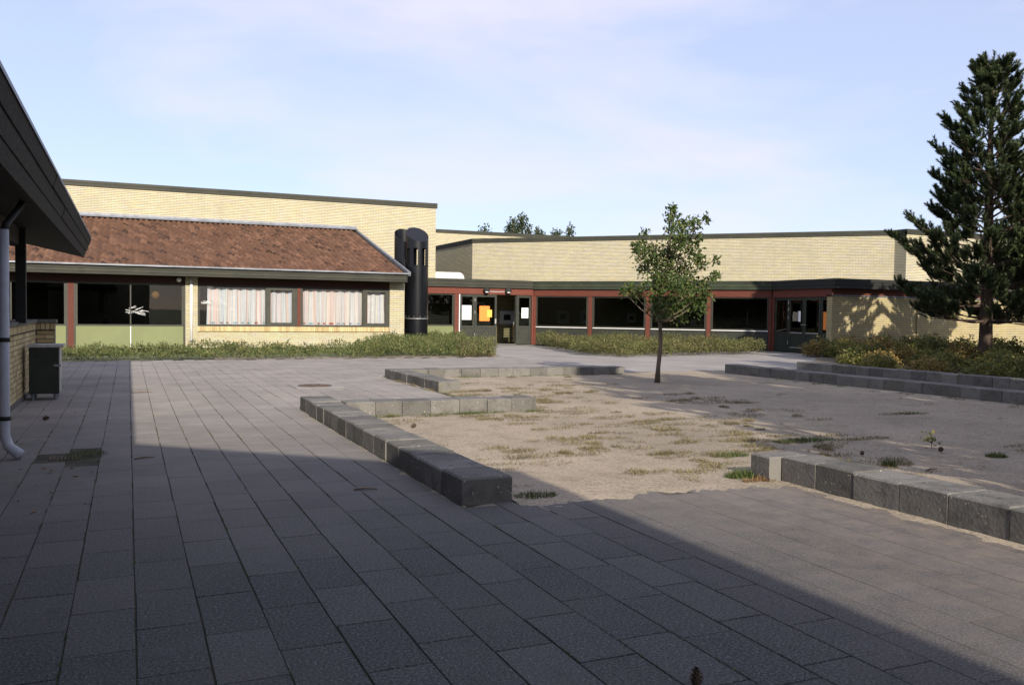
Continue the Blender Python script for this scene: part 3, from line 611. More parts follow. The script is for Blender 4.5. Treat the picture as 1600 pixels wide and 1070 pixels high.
# side doors
bx('post', m_red, ew, FR, .0, .10, -.10, .012, 0, 2.0)
door_leaf(ew, FR, .105, .86, 1.995, -.03, m_dgreen, .74, name='side_light'); l1 = door_leaf(ew, FR, .865, 1.66, 1.995, -.02, m_dgreen, .74); l2 = door_leaf(ew, FR, 1.665, 2.46, 1.995, -.02, m_dgreen, .74); door_leaf(ew, FR, 2.465, LR-.03, 1.995, -.03, m_dgreen, .74, name='side_light')
for ob, (a0, a1) in ((l1, (.95, 1.57)), (l2, (1.75, 2.37))):
    bx('kick_strip', m_steel, ob, FR, a0, a1, -.019, -.012, .70, .735); bx('kick_strip', m_steel, ob, FR, a0, a1, -.019, -.012, .17, .20)
for z in (.3, 1.2, 1.5, 1.75): bx('hinge', m_steel, l1, FR, .85, .87, -.019, .004, z, z+.12)
for q in (1.61, 1.72): bx('handle', m_steel, l1 if q < 1.66 else l2, FR, q-.05, q+.05, -.018, .03, 1.0, 1.025)
# brick wall to the right
bx('wall', m_brick_dk, ew, FW, 0, 14, -.25, 0, 0, 2.02); bx('wall_capping', m_zinc, ew, FW, -.02, 14, -.26, .03, 2.024, 2.062)
# fascias
fascia(ew, FD, 9.35, 15.25, .10, 2.30, 2.63, m_fascia, 3); fascia(ew, F4, .04, L4-.04, .10, 2.285, 2.62, m_fascia_g, 3); fascia(ew, FR, -.04, LR+.26, .10, 2.285, 2.62, m_dark, 3)
fascia(ew, Fr(22.03, 22.55, 1, 0), -.09, 14, 0, 2.285, 2.62, m_dark, 3)  # darker board on the shaded runs, shade put into the colour
rf = MB(); pts = [(9.3, 32.56), (15.27, 32.56), (21.98, 25.84), (21.98, 22.6), (36, 22.6), (36, 50), (9.3, 50)]
rf.quad([(x, y, 2.60) for x, y in pts]); rf.quad([(x, y, 2.305) for x, y in reversed(pts)]); rf.build('roof', m_roofing, ew)
so = MB()
so.quad([(21.95, 22.56, 2.29), (36, 22.56, 2.29), (36, 22.87, 2.29), (21.95, 22.87, 2.29)]); so.build('soffit', m_soffit, ew)
# interior: floor, back walls parallel to the fronts, ceiling
fl = MB(); fl.quad([(10.7, 32.5, .012), (15.2, 32.5, .012), (21.9, 25.8, .012), (21.9, 22.9, .012), (27, 22.9, .012), (27, 40, .012), (10.7, 40, .012)]); fl.build('interior_floor', m_infloor, ew)
FB = Fr(15.3+2.6, 32.6+2.6, 1, -1)
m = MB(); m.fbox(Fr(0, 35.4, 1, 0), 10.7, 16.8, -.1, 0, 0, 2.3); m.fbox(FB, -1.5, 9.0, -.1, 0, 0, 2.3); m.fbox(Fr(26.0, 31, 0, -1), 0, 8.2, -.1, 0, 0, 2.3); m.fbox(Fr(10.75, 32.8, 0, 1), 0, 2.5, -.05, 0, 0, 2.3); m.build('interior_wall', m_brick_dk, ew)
# lamps over the door
for i, (px, lab) in enumerate(((759, 'black bulkhead lamp on red beam above the orange notice'), (793, 'black bulkhead lamp on red beam above the open doorway'))):
    q = PY(px, 455, 32.55); a = q.x; la = thing('wall_lamp', lab, 'lamp', (a, 32.58, 2.2))
    MB().fbox(FD, a-.09, a+.09, .022, .05, 2.13, 2.26).build('back_plate', m_blackin, la)
    MB().tube([FD.p(a, .05, 2.21), FD.p(a, .12, 2.20), FD.p(a, .20, 2.18)], [.07, .13, .12], 16).build('hood', m_blackin, la, True)
    MB().tube([FD.p(a, .12, 2.10), FD.p(a, .12, 2.14)], [.08, .10], 16).build('lamp_glass', m_white, la, True)
    if i == 0: a_prev = a
tag(MB().tube([FD.p(a_prev+.1, .03, 2.155), FD.p((a+a_prev)/2, .03, 2.145), FD.p(a-.1, .03, 2.155)], .008, 6).build('cable', m_white, None, False, FD.p(a, 0, 2.15)), 'thin white cable between the two lamps on the red beam', 'cable')
# notices
def sheet(label, fr, a0, a1, z0, z1, d, mat, skew=0.0, cat='notice'):
    m = MB(); P = [fr.p(a0, d, z0), fr.p(a1, d, z0+skew), fr.p(a1, d, z1+skew), fr.p(a0, d, z1)]; m.quad(P)
    Q = [fr.p(a0, d-.002, z0), fr.p(a1, d-.002, z0+skew), fr.p(a1, d-.002, z1+skew), fr.p(a0, d-.002, z1)]; m.quad(list(reversed(Q)))
    for i in range(4): m.quad([Q[i], Q[(i+1) % 4], P[(i+1) % 4], P[i]])
    return tag(m.build('notice', mat, None, False, fr.p((a0+a1)/2, d, z0)), label, cat)
def sx_(px, y=490): return PY(px, y, 32.6).x
def sz_(px, py): return PY(px, py, 32.6).z
sheet('white notice taped inside side light left of the entrance door', FD, sx_(721), sx_(737), sz_(729, 499.5), sz_(729, 477), -.038, m_paper)
sheet('orange poster on glass of the closed entrance door leaf', FD, sx_(749.5), sx_(765.5), sz_(757, 501.5), sz_(757, 478), -.030, m_orange)
sheet('yellow leaflet overlapping the orange poster on the door glass', FD, sx_(761.5), sx_(769), sz_(765, 495.5), sz_(765, 484), -.026, m_yellow)
sheet('white notice on side light right of the open doorway', FD, sx_(815.5), sx_(826), sz_(820, 497), sz_(820, 481), -.038, m_paper)
sheet('orange poster beside the dark green double door near brick wall', FR, 2.56, 2.93, .86, 1.48, -.05, m_orange, -.03)
sheet('narrow white notice on glass of the dark green double door', FR, 1.34, 1.46, 1.12, 1.50, -.040, m_paper)
# framed pictures on the inner walls
def picture(label, fr, a, z, wd, hg):
    t = thing('framed_picture', label, 'picture', fr.p(a, .03, z-hg/2), 'framed pictures inside the entrance hall')
    bx('frame', m_grey, t, fr, a-wd/2, a+wd/2, .0, .03, z-hg/2, z+hg/2); bx('mount', m_paper, t, fr, a-wd/2+.03, a+wd/2-.03, .031, .034, z-hg/2+.03, z+hg/2-.03); bx('image', m_blackin, t, fr, a-wd*.22, a+wd*.22, .035, .037, z-hg*.2, z+hg*.2)
picture('framed picture on inner brick wall seen through the open doorway', Fr(0, 35.4, 1, 0), 15.35, 1.10, .75, .62)
for i, a in enumerate((.15, 1.25)): picture('pale framed picture on inner wall behind the glass beside the entrance', FB, a, 1.15, .62, .62)
for i, a in enumerate((3.3, 4.6)): picture('small framed picture on inner wall behind the second glass bay', FB, a, 1.15, .42, .45)
picture('wide framed picture on inner wall behind the oak crown', FB, 6.3, .98, .9, .40)

# ------------------------------------------------------------------ upper hall with 45 degree brick front, far block, skylight
hall = thing('upper_hall', 'tall weathered yellow brick hall rising above the flat entrance roof', 'building', (16, 41.4, 0))
FU = Fr(16.0, 41.4, 1, -1); LU = math.hypot(29.9-16, 41.4-27.5); ZU = 4.82
m = MB(); m.fbox(FU, 0, LU, -.3, 0, 2.4, ZU); m.fbox(Fr(16.0, 56, 0, -1), 0, 14.6, -.3, 0, 2.4, ZU); m.fbox(Fr(29.9, 27.5, 0, -1), 0, .318, -.3, 0, 2.4, ZU); m.fbox(Fr(29.9, 26.88, 1, 0), 0, 20, -.3, 0, 2.4, ZU); m.build('wall', m_brick_up, hall)
fascia(hall, FU, -.02, LU+.02, .04, ZU, 5.04, m_fascia, 2); fascia(hall, Fr(16.0, 56, 0, -1), 0, 14.62, .04, ZU, 5.04, m_dark, 2); fascia(hall, Fr(29.9, 27.5, 0, -1), -.02, .66, .04, ZU, 5.04, m_dark, 2); fascia(hall, Fr(29.9, 26.88, 1, 0), -.04, 20, .04, ZU, 5.04, m_fascia, 2)  # sides turned from the sun take the darker board, shade as colour
rf = MB(); rf.quad([(x, y, 5.0) for x, y in ((16, 41.4), (29.9, 27.5), (29.9, 26.88), (50, 26.88), (50, 56), (16, 56))]); rf.build('roof', m_roofing, hall)
fb = thing('far_block', 'distant pale brick block with dark roof edge behind the hall', 'building', (20, 58, 0))
m = MB(); m.fbox(Fr(0, 58, 1, 0), 12, 34, -8, 0, 0, 6.85); m.build('wall', m_brick, fb); fascia(fb, Fr(0, 58, 1, 0), 11.9, 34.1, .06, 6.85, 7.08, m_fascia, 2); bx('roof', m_roofing, fb, Fr(0, 58, 1, 0), 12, 34, -8, -.01, 6.86, 7.05)
# rounded white skylight on the entrance roof
sk = MB(); prof = []
for i in range(9): a = i/8*math.pi/2; prof.append((14.62+.28*math.sin(a), 2.94+.28*math.cos(a)))
prof = [(12.95, 2.6), (12.95, 3.22)]+prof+[(14.90, 2.6)]
for i in range(len(prof)-1):
    (xa, za), (xb, zb) = prof[i], prof[i+1]; sk.quad([(xa, 40.7, za), (xa, 39.6, za), (xb, 39.6, zb), (xb, 40.7, zb)])
sk.quad([(x, 39.6, z) for x, z in reversed(prof)]); sk.quad([(x, 40.7, z) for x, z in prof])
m_sky_ = simple('weathered white acrylic', (0.55, 0.54, 0.53), 0.4, 0.1, 3, 0)
skt = thing('skylight', 'rounded white skylight box on flat roof beside tall brick corner', 'skylight', (13.9, 40.1, 2.6)); sk.build('dome', m_sky_, skt)
bx('curb', m_zinc, skt, Fr(0, 39.58, 1, 0), 12.93, 14.93, -1.14, 0, 2.6, 2.68)

# ------------------------------------------------------------------ ventilation stacks
def stack(label, cx, cy, r, zlow, zhigh, slots):
    t = thing('ventilation_stack', label, 'ventilation stack', (cx, cy, 0), 'black ventilation stacks'); n = 48; z0s, z1s = 3.0, 3.62
    sx, sy = 0.02, -1.0                     # the cut slopes down towards this direction
    def top(a): return (zlow+zhigh)/2-(zhigh-zlow)/2*(math.cos(a)*sx+math.sin(a)*sy)/math.hypot(sx, sy)
    m = MB(); m.tube([(cx, cy, 0), (cx, cy, .9), (cx, cy, z0s)], r, n, False); m.build('lower_tube', m_black, t, True)
    MB().tube([(cx, cy, 1.03), (cx, cy, 1.06)], r+.012, n).build('joint_ring', m_steel, t, True); MB().tube([(cx, cy, z0s-.03), (cx, cy, z0s)], r+.01, n, False).build('joint_ring', m_black, t, True)
    m = MB(); P = lambda a, z, rr=r: (cx+math.cos(a)*rr, cy+math.sin(a)*rr, z)
    for k in range(n):
        a0, a1 = 2*math.pi*k/n, 2*math.pi*(k+1)/n; gap = slots and (k % 6 in (1, 2, 3))
        if not gap:
            m.quad([P(a0, z0s), P(a1, z0s), P(a1, z1s), P(a0, z1s)]); m.quad([P(a1, z0s, r-.02), P(a0, z0s, r-.02), P(a0, z1s, r-.02), P(a1, z1s, r-.02)])
        m.quad([P(a0, z1s), P(a1, z1s), P(a1, top(a1)), P(a0, top(a0))]); m.quad([P(a1, z1s, r-.02), P(a0, z1s, r-.02), P(a0, top(a0), r-.02), P(a1, top(a1), r-.02)])
        m.quad([P(a0, top(a0)), P(a1, top(a1)), P(a1, top(a1), r-.02), P(a0, top(a0), r-.02)])
    m.build('head', m_black, t, False)
    av = math.atan2(-cy, -cx)+.5; sm = MB(); sm.fbox(Fr(cx+math.cos(av)*r, cy+math.sin(av)*r, -math.sin(av), math.cos(av)), -.012, .012, -.004, .006, .05, 2.96); sm.build('seam', m_black, t)
    MB().tube([(cx, cy, 0), (cx, cy, .03)], r+.06, n).build('base_flange', m_rust, t)
    for k in range(12): ab = 2*math.pi*k/12; MB().tube([(cx+math.cos(ab)*(r+.003), cy+math.sin(ab)*(r+.003), 1.12), (cx+math.cos(ab)*(r+.02), cy+math.sin(ab)*(r+.02), 1.12)], .012, 6).build('bolt', m_steel, t)
    c = MB(); c.quad([P(2*math.pi*k/n, top(2*math.pi*k/n)-(.008 if slots else .5), r-.02) for k in range(n)]); c.build('cover', m_black, t); return t
stack('black steel ventilation stack with slotted head and slanted top', 9.78, 30.95, .41, 3.86, 4.44, True)
stack('black open ventilation pipe half hidden behind the slotted stack', 9.62, 31.95, .41, 3.90, 4.46, False)

# ------------------------------------------------------------------ covered walkway at the left
cv = thing('covered_walkway', 'dark covered walkway with sloping board roof edge at the paving', 'walkway', (-1.3, 13, 0))
YE = 18.0; YB = -1.9; FC = Fr(-.82, YB, 0, 1)     # u = +Y, n = +X
# three lapped boards leaning outwards
for i in range(3):
    t0, t1 = i/3, (i+1)/3; xb, zb = -.765+.107*t0, 2.22+.355*t0; xt, zt = -.765+.107*t1, 2.22+.355*t1-.010; o_ = .012*(i+1)
    P = [(xb+o_, zb), (xt+o_, zt), (xt+o_-.035, zt), (xb+o_-.035, zb)]; cuts = [YB]+[YB+3.6*k+(1.3, 2.6, .5)[i]+random.uniform(-.1, .1) for k in range(5)]+[YE]
    for c0, c1 in zip(cuts[:-1], cuts[1:]):
        m = MB(); y0, y1 = c0+.003, c1-.003; jx = random.uniform(-.004, .004)
        for k in range(4): (x0, z0), (x1, z1) = P[k], P[(k+1) % 4]; m.quad([(x0+jx, y0, z0), (x0+jx, y1, z0), (x1+jx, y1, z1), (x1+jx, y0, z1)])
        m.quad([(x+jx, y1, z) for x, z in P]); m.quad([(x+jx, y0, z) for x, z in reversed(P)]); m.build('fascia_board', m_eave, cv)
m = MB(); m.quad([(-.615, YB, 2.595), (-.615, YE+.02, 2.595), (-.615, YE+.02, 2.565), (-.615, YB, 2.565)]); m.quad([(-.615, YB, 2.595), (-.80, YB, 2.635), (-.80, YE+.02, 2.635), (-.615, YE+.02, 2.595)]); m.build('edge_trim', m_zinc, cv)
tp = .225
m = MB(); m.quad([(-.77, YB, 2.225), (-4.8, YB, 2.225+4.03*tp), (-4.8, YE-.02, 2.225+4.03*tp), (-.77, YE-.02, 2.225)]); m.build('soffit', m_soffit, cv)
m = MB(); m.quad([(-.67, YB, 2.57), (-.67, YE, 2.57), (-4.8, YE, 2.57+4.13*tp), (-4.8, YB, 2.57+4.13*tp)]); m.quad([(-.77, YE-.01, 2.225), (-4.8, YE-.01, 2.225+4.03*tp), (-4.8, YE-.01, 2.57+4.13*tp), (-.67, YE-.01, 2.57)]); m.build('roof', m_roofing, cv)
bx('beam', m_soffit, cv, Fr(-1.36, YB, 0, 1), 0, 15.2, -.06, .06, 2.10, 2.33)
for (y, x) in ((13.1, -1.29), (3.0, -1.4)): bx('post', m_dark, cv, Fr(x, y, 1, 0), -.06, .06, -.06, .06, 1.08 if y > 5 else 0, 2.33)
m = MB(); m.fbox(Fr(-1.36, 13.1, 1, 0), -3.0, 0, -.04, .04, 2.12, 2.28); m.build('tie_beam', m_soffit, cv)
bx('blocker_wall', m_brick_dk, cv, Fr(-4.7, YB, 0, 1), 0, 31.5, -.2, 0, 0, 3.05)  # unseen wall added to block sky reflections and darken the soffit
# low brick wall with separate bricks
FWL = Fr(-1.34, 4.0, 0, 1)            # u=+Y, n=+X
core = bx('wall_core', m_mortar, cv, FWL, 0, 11.66, -.22, -.012, 0, 1.04); FJ = Fr(-1.34, 15.66, 1, 0); core2 = bx('wall_core', m_mortar, cv, FJ, -.2, .265, -.22, -.012, 0, 1.04)
bx('plinth', m_block, cv, FWL, 0, 11.64, -.20, .012, 0, .06)
brick_me = {}
def brick(parent, fr, a, ln, z, hgt=.054, dep=.10, prj=.0):
    key = (round(ln, 3), round(hgt, 3), fr.u)
    if key not in brick_me:
        m = MB(); o2 = Fr(0, 0, *fr.u); m.fbox(o2, 0, ln, -dep, 0, 0, hgt); brick_me[key] = m.mesh('brick', m_brick1)
    o = bpy.data.objects.new('brick', brick_me[key]); link(o, parent); o.location = Vector(fr.p(a, prj+random.uniform(-.003, .003), z))-wloc(parent)
for r in range(13):
    z = .065+r*.0667; a = 7.0-(.12 if r % 2 else 0)
    while a < 11.5: 
        brick(core, FWL, a, min(.228, 11.64-a), z); a += .24
    for a in ((.004, .135) if r % 2 else (.02,)): brick(core2, FJ, a, .118 if r % 2 else .228, z)
a = 7.0
while a < 11.6: brick(core, FWL, a, .054, .94, .10, .10, .008); a += .0667
for k in range(4): brick(core2, FJ, .006+k*.0667, .054, .94, .10, .10, .008)
bx('string_course', m_dark, cv, FWL, 0, 11.62, -.02, .022, .932, .938); bx('string_course', m_dark, cv, FJ, .03, .27, -.02, .022, .932, .938)
bx('coping', m_block, cv, FWL, 0, 11.9, -.26, .03, 1.045, 1.10); bx('coping', m_block, cv, FJ, .035, .29, -.25, .035, 1.045, 1.10)
# downpipe at the roof edge
dp = MB(); px_, py_ = -.965, 8.5
pts = [(px_+.13, py_-.06, .03), (px_+.09, py_-.05, .06), (px_+.03, py_-.02, .11), (px_, py_, .20), (px_, py_, .4), (px_, py_, 1.95)]
q = dp.tube(pts, [.048, .045, .042, .041, .041, .041], 16).build('downpipe', m_grey, cv, True)
MB().tube([(px_, py_, 1.93), (px_+.01, py_+.05, 1.99), (px_+.07, py_+.38, 2.16), (px_+.10, py_+.5, 2.25)], .028, 10).build('pipe_neck', m_dark, q, True)
for z in (.33, 1.0): MB().tube([(px_, py_, z), (px_, py_, z+.035)], .047, 16).build('pipe_clip', m_dark, q, True)

# steel cabinet on legs in front of the brick wall
cb = thing('cabinet', 'small dark green steel cabinet on short legs against low brick wall', 'cabinet', (-1.1, 13.9, 0))
bx('body', m_tinplate, cb, Fr(-1.26, 13.68, 1, 0), 0, .37, -.42, 0, .09, .735); bx('door', m_steel, cb, Fr(-.89, 13.69, 0, 1), .0, .41, .002, .012, .10, .73); bx('lid', m_steel, cb, Fr(-1.28, 13.65, 1, 0), 0, .45, -.48, 0, .737, .775)
for zc in (.2, .6): bx('hinge', m_steel, cb, Fr(-.89, 13.69, 0, 1), .36, .40, .012, .022, zc, zc+.07)
for zc in (.60, .63, .66): bx('vent_slot', m_blackin, cb, Fr(-1.26, 13.68, 1, 0), .06, .22, .0015, .004, zc, zc+.012)
bx('latch', m_zinc, cb, Fr(-1.26, 13.68, 1, 0), .31, .395, .002, .02, .47, .50)
for (x, y) in ((-1.24, 13.70), (-.96, 13.70), (-1.24, 14.03), (-.96, 14.03)): MB().tube([(x+.025, y+.025, 0), (x+.025, y+.025, .09)], [.02, .03], 8).build('leg', m_zinc, cb)

# ------------------------------------------------------------------ school wing behind the camera (its roof shades the foreground)
rw = thing('rear_wing', 'gabled yellow brick school wing whose roof shades the foreground paving', 'building', (-3, -3, 0))
m = MB(); m.fbox(Fr(0, -2.6, -1, 0), -1.3, 9.0, -12, 0, 0, 3.9); m.build('wall', m_brick, rw)
m = MB(); e, rdg = 1.9, -4.2; zr = lambda x: 4.02+(e-x)*.375 if x >= rdg else 4.02+(e-rdg)*.375-(rdg-x)*.375
sec = [(e, zr(e)), (rdg, zr(rdg)), (-10.3, zr(-10.3))]
for i in range(2): (xa, za), (xb, zb) = sec[i], sec[i+1]; m.quad([(xa, -2.05, za), (xb, -2.05, zb), (xb, -15, zb), (xa, -15, za)]); m.quad([(xa, -2.05, za-.22), (xa, -15, za-.22), (xb, -15, zb-.22), (xb, -2.05, zb-.22)]); m.quad([(xa, -2.05, za-.22), (xb, -2.05, zb-.22), (xb, -2.05, zb), (xa, -2.05, za)])
m.quad([(e, -2.05, zr(e)-.22), (e, -2.05, zr(e)), (e, -15, zr(e)), (e, -15, zr(e)-.22)]); m.build('roof', m_tile, rw)
m = MB(); m.quad([(1.3, -2.61, 3.88), (1.3, -2.61, zr(1.3)-.23), (rdg, -2.61, zr(rdg)-.23), (-9, -2.61, zr(-9)-.23), (-9, -2.61, 3.88)]); m.build('gable_wall', m_brick, rw)

# ------------------------------------------------------------------ drain, manhole
dr = thing('drain_grate', 'rusty slotted drain grate in mossy slabs by the downpipe', 'drain', (-.43, 8.42, 0))
bx('frame', m_bed, dr, Fr(-.66, 8.15, 1, 0), 0, .45, -.58, 0, -.04, -.006)
for k in range(9): bx('bar', m_rust, dr, Fr(-.62+k*.028, 8.30, 1, 0), 0, .014, -.22, 0, -.006, .003)
mh = thing('manhole_cover', 'round iron manhole cover set in concrete among the slabs', 'manhole', (2.94, 15.05, 0))
bx('surround', m_asph, mh, Fr(2.55, 14.6, 1, 0), 0, .80, -.85, 0, -.02, .006); MB().tube([(2.94, 15.05, .004), (2.94, 15.05, .012)], .29, 28).build('cover', m_rust, mh)
for k in range(6): a = k*math.pi/3; bx('rib', m_rust, mh, Fr(2.94+.1*math.cos(a), 15.05+.1*math.sin(a), math.cos(a), math.sin(a)), 0, .15, -.01, .01, .0115, .018)

# ------------------------------------------------------------------ vegetation
def rot_to(d):
    return np.array(Vector(d).to_track_quat('Z', 'Y').to_matrix())
def blades(P, H, Wd, lean, seg=1, up_bias=1.0):
    """thin triangular blades: P (n,3) roots, H heights, lean amount -> V, F(tri)"""
    n = len(P); a = rng.uniform(0, 2*np.pi, n); ln = rng.uniform(0.1, 1, n)*lean
    tip = P+np.stack([np.cos(a)*ln*H, np.sin(a)*ln*H, H*up_bias*np.sqrt(np.maximum(.05, 1-(ln*.8)**2))], 1)
    b = rng.uniform(0, 2*np.pi, n); s = np.stack([np.cos(b)*Wd, np.sin(b)*Wd, np.zeros(n)], 1)/2
    V = np.stack([P-s, P+s, tip], 1).reshape(-1, 3); return V, np.arange(3*n).reshape(-1, 3)
def leaves(P, size, updir=0.4, aspect=.5):
    """folded diamond leaves (2 tris), random orientation"""
    n = len(P); d = rng.normal(size=(n, 3)); d[:, 2] += updir; d /= np.linalg.norm(d, axis=1)[:, None]; q = rng.normal(size=(n, 3)); s = np.cross(d, q); s /= np.linalg.norm(s, axis=1)[:, None]
    nn = np.cross(d, s); L_ = (size*rng.uniform(.7, 1.3, n))[:, None]
    V = np.stack([P, P+d*L_*.5+s*L_*aspect/2+nn*L_*.08, P+d*L_, P+d*L_*.5-s*L_*aspect/2+nn*L_*.08], 1).reshape(-1, 3)
    return V, np.arange(4*n).reshape(-1, 4)
def veg(name, V, F, mat, parent=None, loc=(0, 0, 0)):
    off = wloc(parent) if parent is not None else Vector(loc); o = bpy.data.objects.new(name, np_mesh(name, np.asarray(V)-np.array(off), F, mat)); link(o, parent)
    if parent is None: o.location = off
    return o
def nz2(x, y, f, s=0): return np.array([noise.noise(Vector((a*f, b*f, s))) for a, b in zip(x, y)])

def cover(label, inside, box_, count, hfun, mat, loc, size=.075, name='hedge'):
    x = rng.uniform(box_[0], box_[1], count*3); y = rng.uniform(box_[2], box_[3], count*3); ok = np.array([inside(a, b) for a, b in zip(x, y)]); x, y = x[ok][:count], y[ok][:count]
    h = np.array([hfun(a, b) for a, b in zip(x, y)])*(0.80+.65*nz2(x, y, 1.1, 2)+.40*nz2(x, y, 4, 4)+.25*nz2(x, y, 11, 6)); h = np.maximum(h, .06)
    z = h*np.sqrt(rng.uniform(0.02, 1, len(x)))
    V, F = leaves(np.stack([x, y, z], 1), size, .9, .33)
    t = thing(name, label, 'hedge', loc); veg('foliage', V, F, mat, t)
    # sprigs that stick out of the top
    n2 = len(x)//5; i = rng.integers(0, len(x), n2); V, F = blades(np.stack([x[i], y[i], h[i]*.8], 1), rng.uniform(.04, .12, n2), .016, .9); veg('sprigs', V, F, mat, t)
    m = MB(); return t
def in1(x, y):
    if y < 23.62+.30*noise.noise(Vector((x*.9, 2, 0)))+.20*noise.noise(Vector((x*3.1, 5, 0))): return False
    if noise.noise(Vector((x*1.1, y*1.3, 7))) > .46: return False
    if x < 6.2: return y < 25.2
    right = 9.75+.35*math.sin((y-23.5)*1.1)+(y-23.5)*.24
    return x < right and y < (26+ (x-6.2)*2.2) and y < 32.4 and not (9.2 < x < 10.3 and 30.3 < y) and not (y > 30.35 and x < 9.3)
cover('ragged light green ground cover hedge in front of the classroom wing', in1, (-4.5, 12.2, 23.4, 32.4), 46000, lambda x, y: .38*min(1, .35+(y-23.5)*1.3)*(1 if x < 6 else 1.0+min(.35, (x-6)*.1)), m_hedge, (3, 24, 0))
poly2 = [(14.6, 30.6), (12.95, 24.0), (13.6, 22.7), (15.6, 22.95), (19.9, 23.55), (20.9, 25.8), (15.6, 31.9)]
c = G(748, 557); p_ = rng.uniform(-1, 1, (700, 3))*np.array([.55, .3, 0])+np.array([c.x, c.y+.25, 0.02]); V, F = blades(p_, rng.uniform(.25, .62, 700), .012, .5); tag(veg('dry_grass_clump', V, F, m_dry, None, (c.x, c.y, 0)), 'tall straw coloured grass clump at the hedge end beside the path', 'grass')
def inpoly(x, y, P):
    c = False; j = len(P)-1
    for i in range(len(P)):
        if (P[i][1] > y) != (P[j][1] > y) and x < (P[j][0]-P[i][0])*(y-P[i][1])/(P[j][1]-P[i][1])+P[i][0]: c = not c
        j = i
    return c
cover('clipped olive green ground cover hedge below the glass front with red posts', lambda x, y: inpoly(x+.3*noise.noise(Vector((y*1.5, 1, 0))), y+.35*noise.noise(Vector((x*1.2, 4, 0)))+.15*noise.noise(Vector((x*4, 9, 0))), poly2) and noise.noise(Vector((x*1.1, y*1.3, 3))) < .48, (12.5, 21.5, 22.4, 32.2), 42000, lambda x, y: .50*min(1, .45+max(0, y-22.7)*.9), m_hedge2, (15, 24, 0), .075)

# shrubs behind the low wall, under the pine
def shrub_mesh(seed, mat):
    r_ = np.random.default_rng(seed); n = 1500; d = r_.normal(size=(n, 3)); d /= np.linalg.norm(d, axis=1)[:, None]; d[:, 2] = np.abs(d[:, 2])
    rad = r_.uniform(.35, 1, n)**.5; P = d*rad[:, None]*np.array([.75, .75, .72])
    P *= (0.8+.35*np.array([noise.noise(Vector(q*2.6)+Vector((seed, 0, 0))) for q in d]))[:, None]; P[:, 2] += .03
    V, F = leaves(P, .085, .35, .5); return np_mesh('foliage', V, F, mat)
shm = [shrub_mesh(s, m_shrub if s % 3 else m_shrubr) for s in range(6)]
stem = MB()
for k in range(5): a = k*1.26; stem.tube([(0.04*math.cos(a), .04*math.sin(a), -.02), (.3*math.cos(a), .3*math.sin(a), .5)], [.014, .006], 5)
stem_me = stem.mesh('stem', m_twig)
spots = [(20.6, 20.9, .9, 2), (21.6, 21.6, 1.0, 0), (20.2, 19.8, .85, 3), (21.5, 20.2, 1.05, 0), (22.8, 21.3, 1.0, 1), (20.6, 18.5, .9, 4), (22.0, 18.8, 1.1, 2), (23.4, 19.8, 1.1, 5), (24.6, 21.0, 1.0, 1), (21.2, 17.0, .9, 3), (22.8, 17.2, 1.0, 1), (24.4, 18.0, 1.1, 4), (20.6, 15.6, .85, 5), (19.3, 17.4, .8, 0), (19.0, 16.2, .8, 4), (19.5, 14.6, .85, 2), (18.2, 15.0, .75, 1), (18.4, 13.6, .75, 5), (17.4, 16.3, .7, 3), (25.6, 19.3, 1.0, 2), (22.3, 15.4, .9, 0), (26.5, 21.3, 1.0, 5), (23.8, 16.0, .95, 1), (17.2, 14.6, .65, 4), (19.6, 19.0, .9, 1), (18.6, 18.2, .8, 5), (17.6, 17.4, .7, 2), (16.6, 15.6, .65, 1), (16.5, 14.2, .65, 0), (16.6, 12.8, .65, 2), (17.6, 12.4, .75, 4), (20.4, 21.7, .8, 0), (21.0, 22.2, .9, 5), (23.4, 22.0, 1.0, 2), (25.2, 22.2, 1.0, 4)]
for i, (x, y, s, k) in enumerate(spots):
    aut = k % 3 == 0
    t = thing('shrub', 'reddish yellow leafy shrub in the bed under the pine' if aut else 'green leafy shrub in the bed under the pine', 'shrub', (x, y, .03), 'autumn tinted shrubs in the bed under the pine' if aut else 'green shrubs in the bed under the pine')
    o = bpy.data.objects.new('foliage', shm[k]); link(o, t); o2 = bpy.data.objects.new('stem', stem_me); link(o2, t); t.scale = (s*1.15, s*1.15, s*.98); t.rotation_euler.z = random.uniform(0, 6.28)

# young oak
ob = G(1027, 597); oak = thing('young_oak_tree', 'slender young oak with sparse leafy crown standing in the sand', 'tree', (ob.x, ob.y, 0)); rh = Vector((rt0.x, rt0.y, 0)).normalized(); fh = Vector((fw.x, fw.y, 0)).normalized(); K_ = 1/81.0
def opt(px, py, dep=0.0): return Vector((ob.x, ob.y, 0))+rh*((px-1027)*K_)+fh*dep+Vector((0, 0, (597-py)*K_))
tr = MB(); tr.tube([opt(1027, 599), opt(1028, 575), opt(1031, 540), opt(1030, 510), opt(1029, 490), opt(1032, 455), opt(1038, 415), opt(1043, 375), opt(1046, 340), opt(1045, 322)], [.062, .042, .040, .037, .035, .031, .026, .018, .010, .004], 12); tr.build('trunk', m_oakb, oak, True)
cl = [(1045, 326, 8), (1045, 340, 14), (1047, 356, 17), (1066, 352, 13), (1082, 349, 15), (1093, 345, 9), (1050, 376, 20), (1074, 370, 13), (1084, 372, 8), (1000, 366, 7), (1003, 380, 14), (1000, 396, 18), (991, 386, 8), (1020, 398, 22), (1046, 398, 24), (1072, 393, 17), (1090, 400, 10), (1010, 416, 20), (1038, 424, 28), (1068, 418, 24), (1094, 411, 14), (1106, 407, 8), (1121, 428, 11), (1112, 432, 7), (1018, 446, 26), (1050, 450, 30), (1080, 450, 25), (1096, 458, 17), (1100, 440, 9), (986, 454, 13), (972, 456, 8), (1000, 459, 13), (1028, 474, 26), (1060, 480, 27), (1086, 476, 20), (1042, 490, 17), (1070, 492, 13), (1020, 485, 13)]
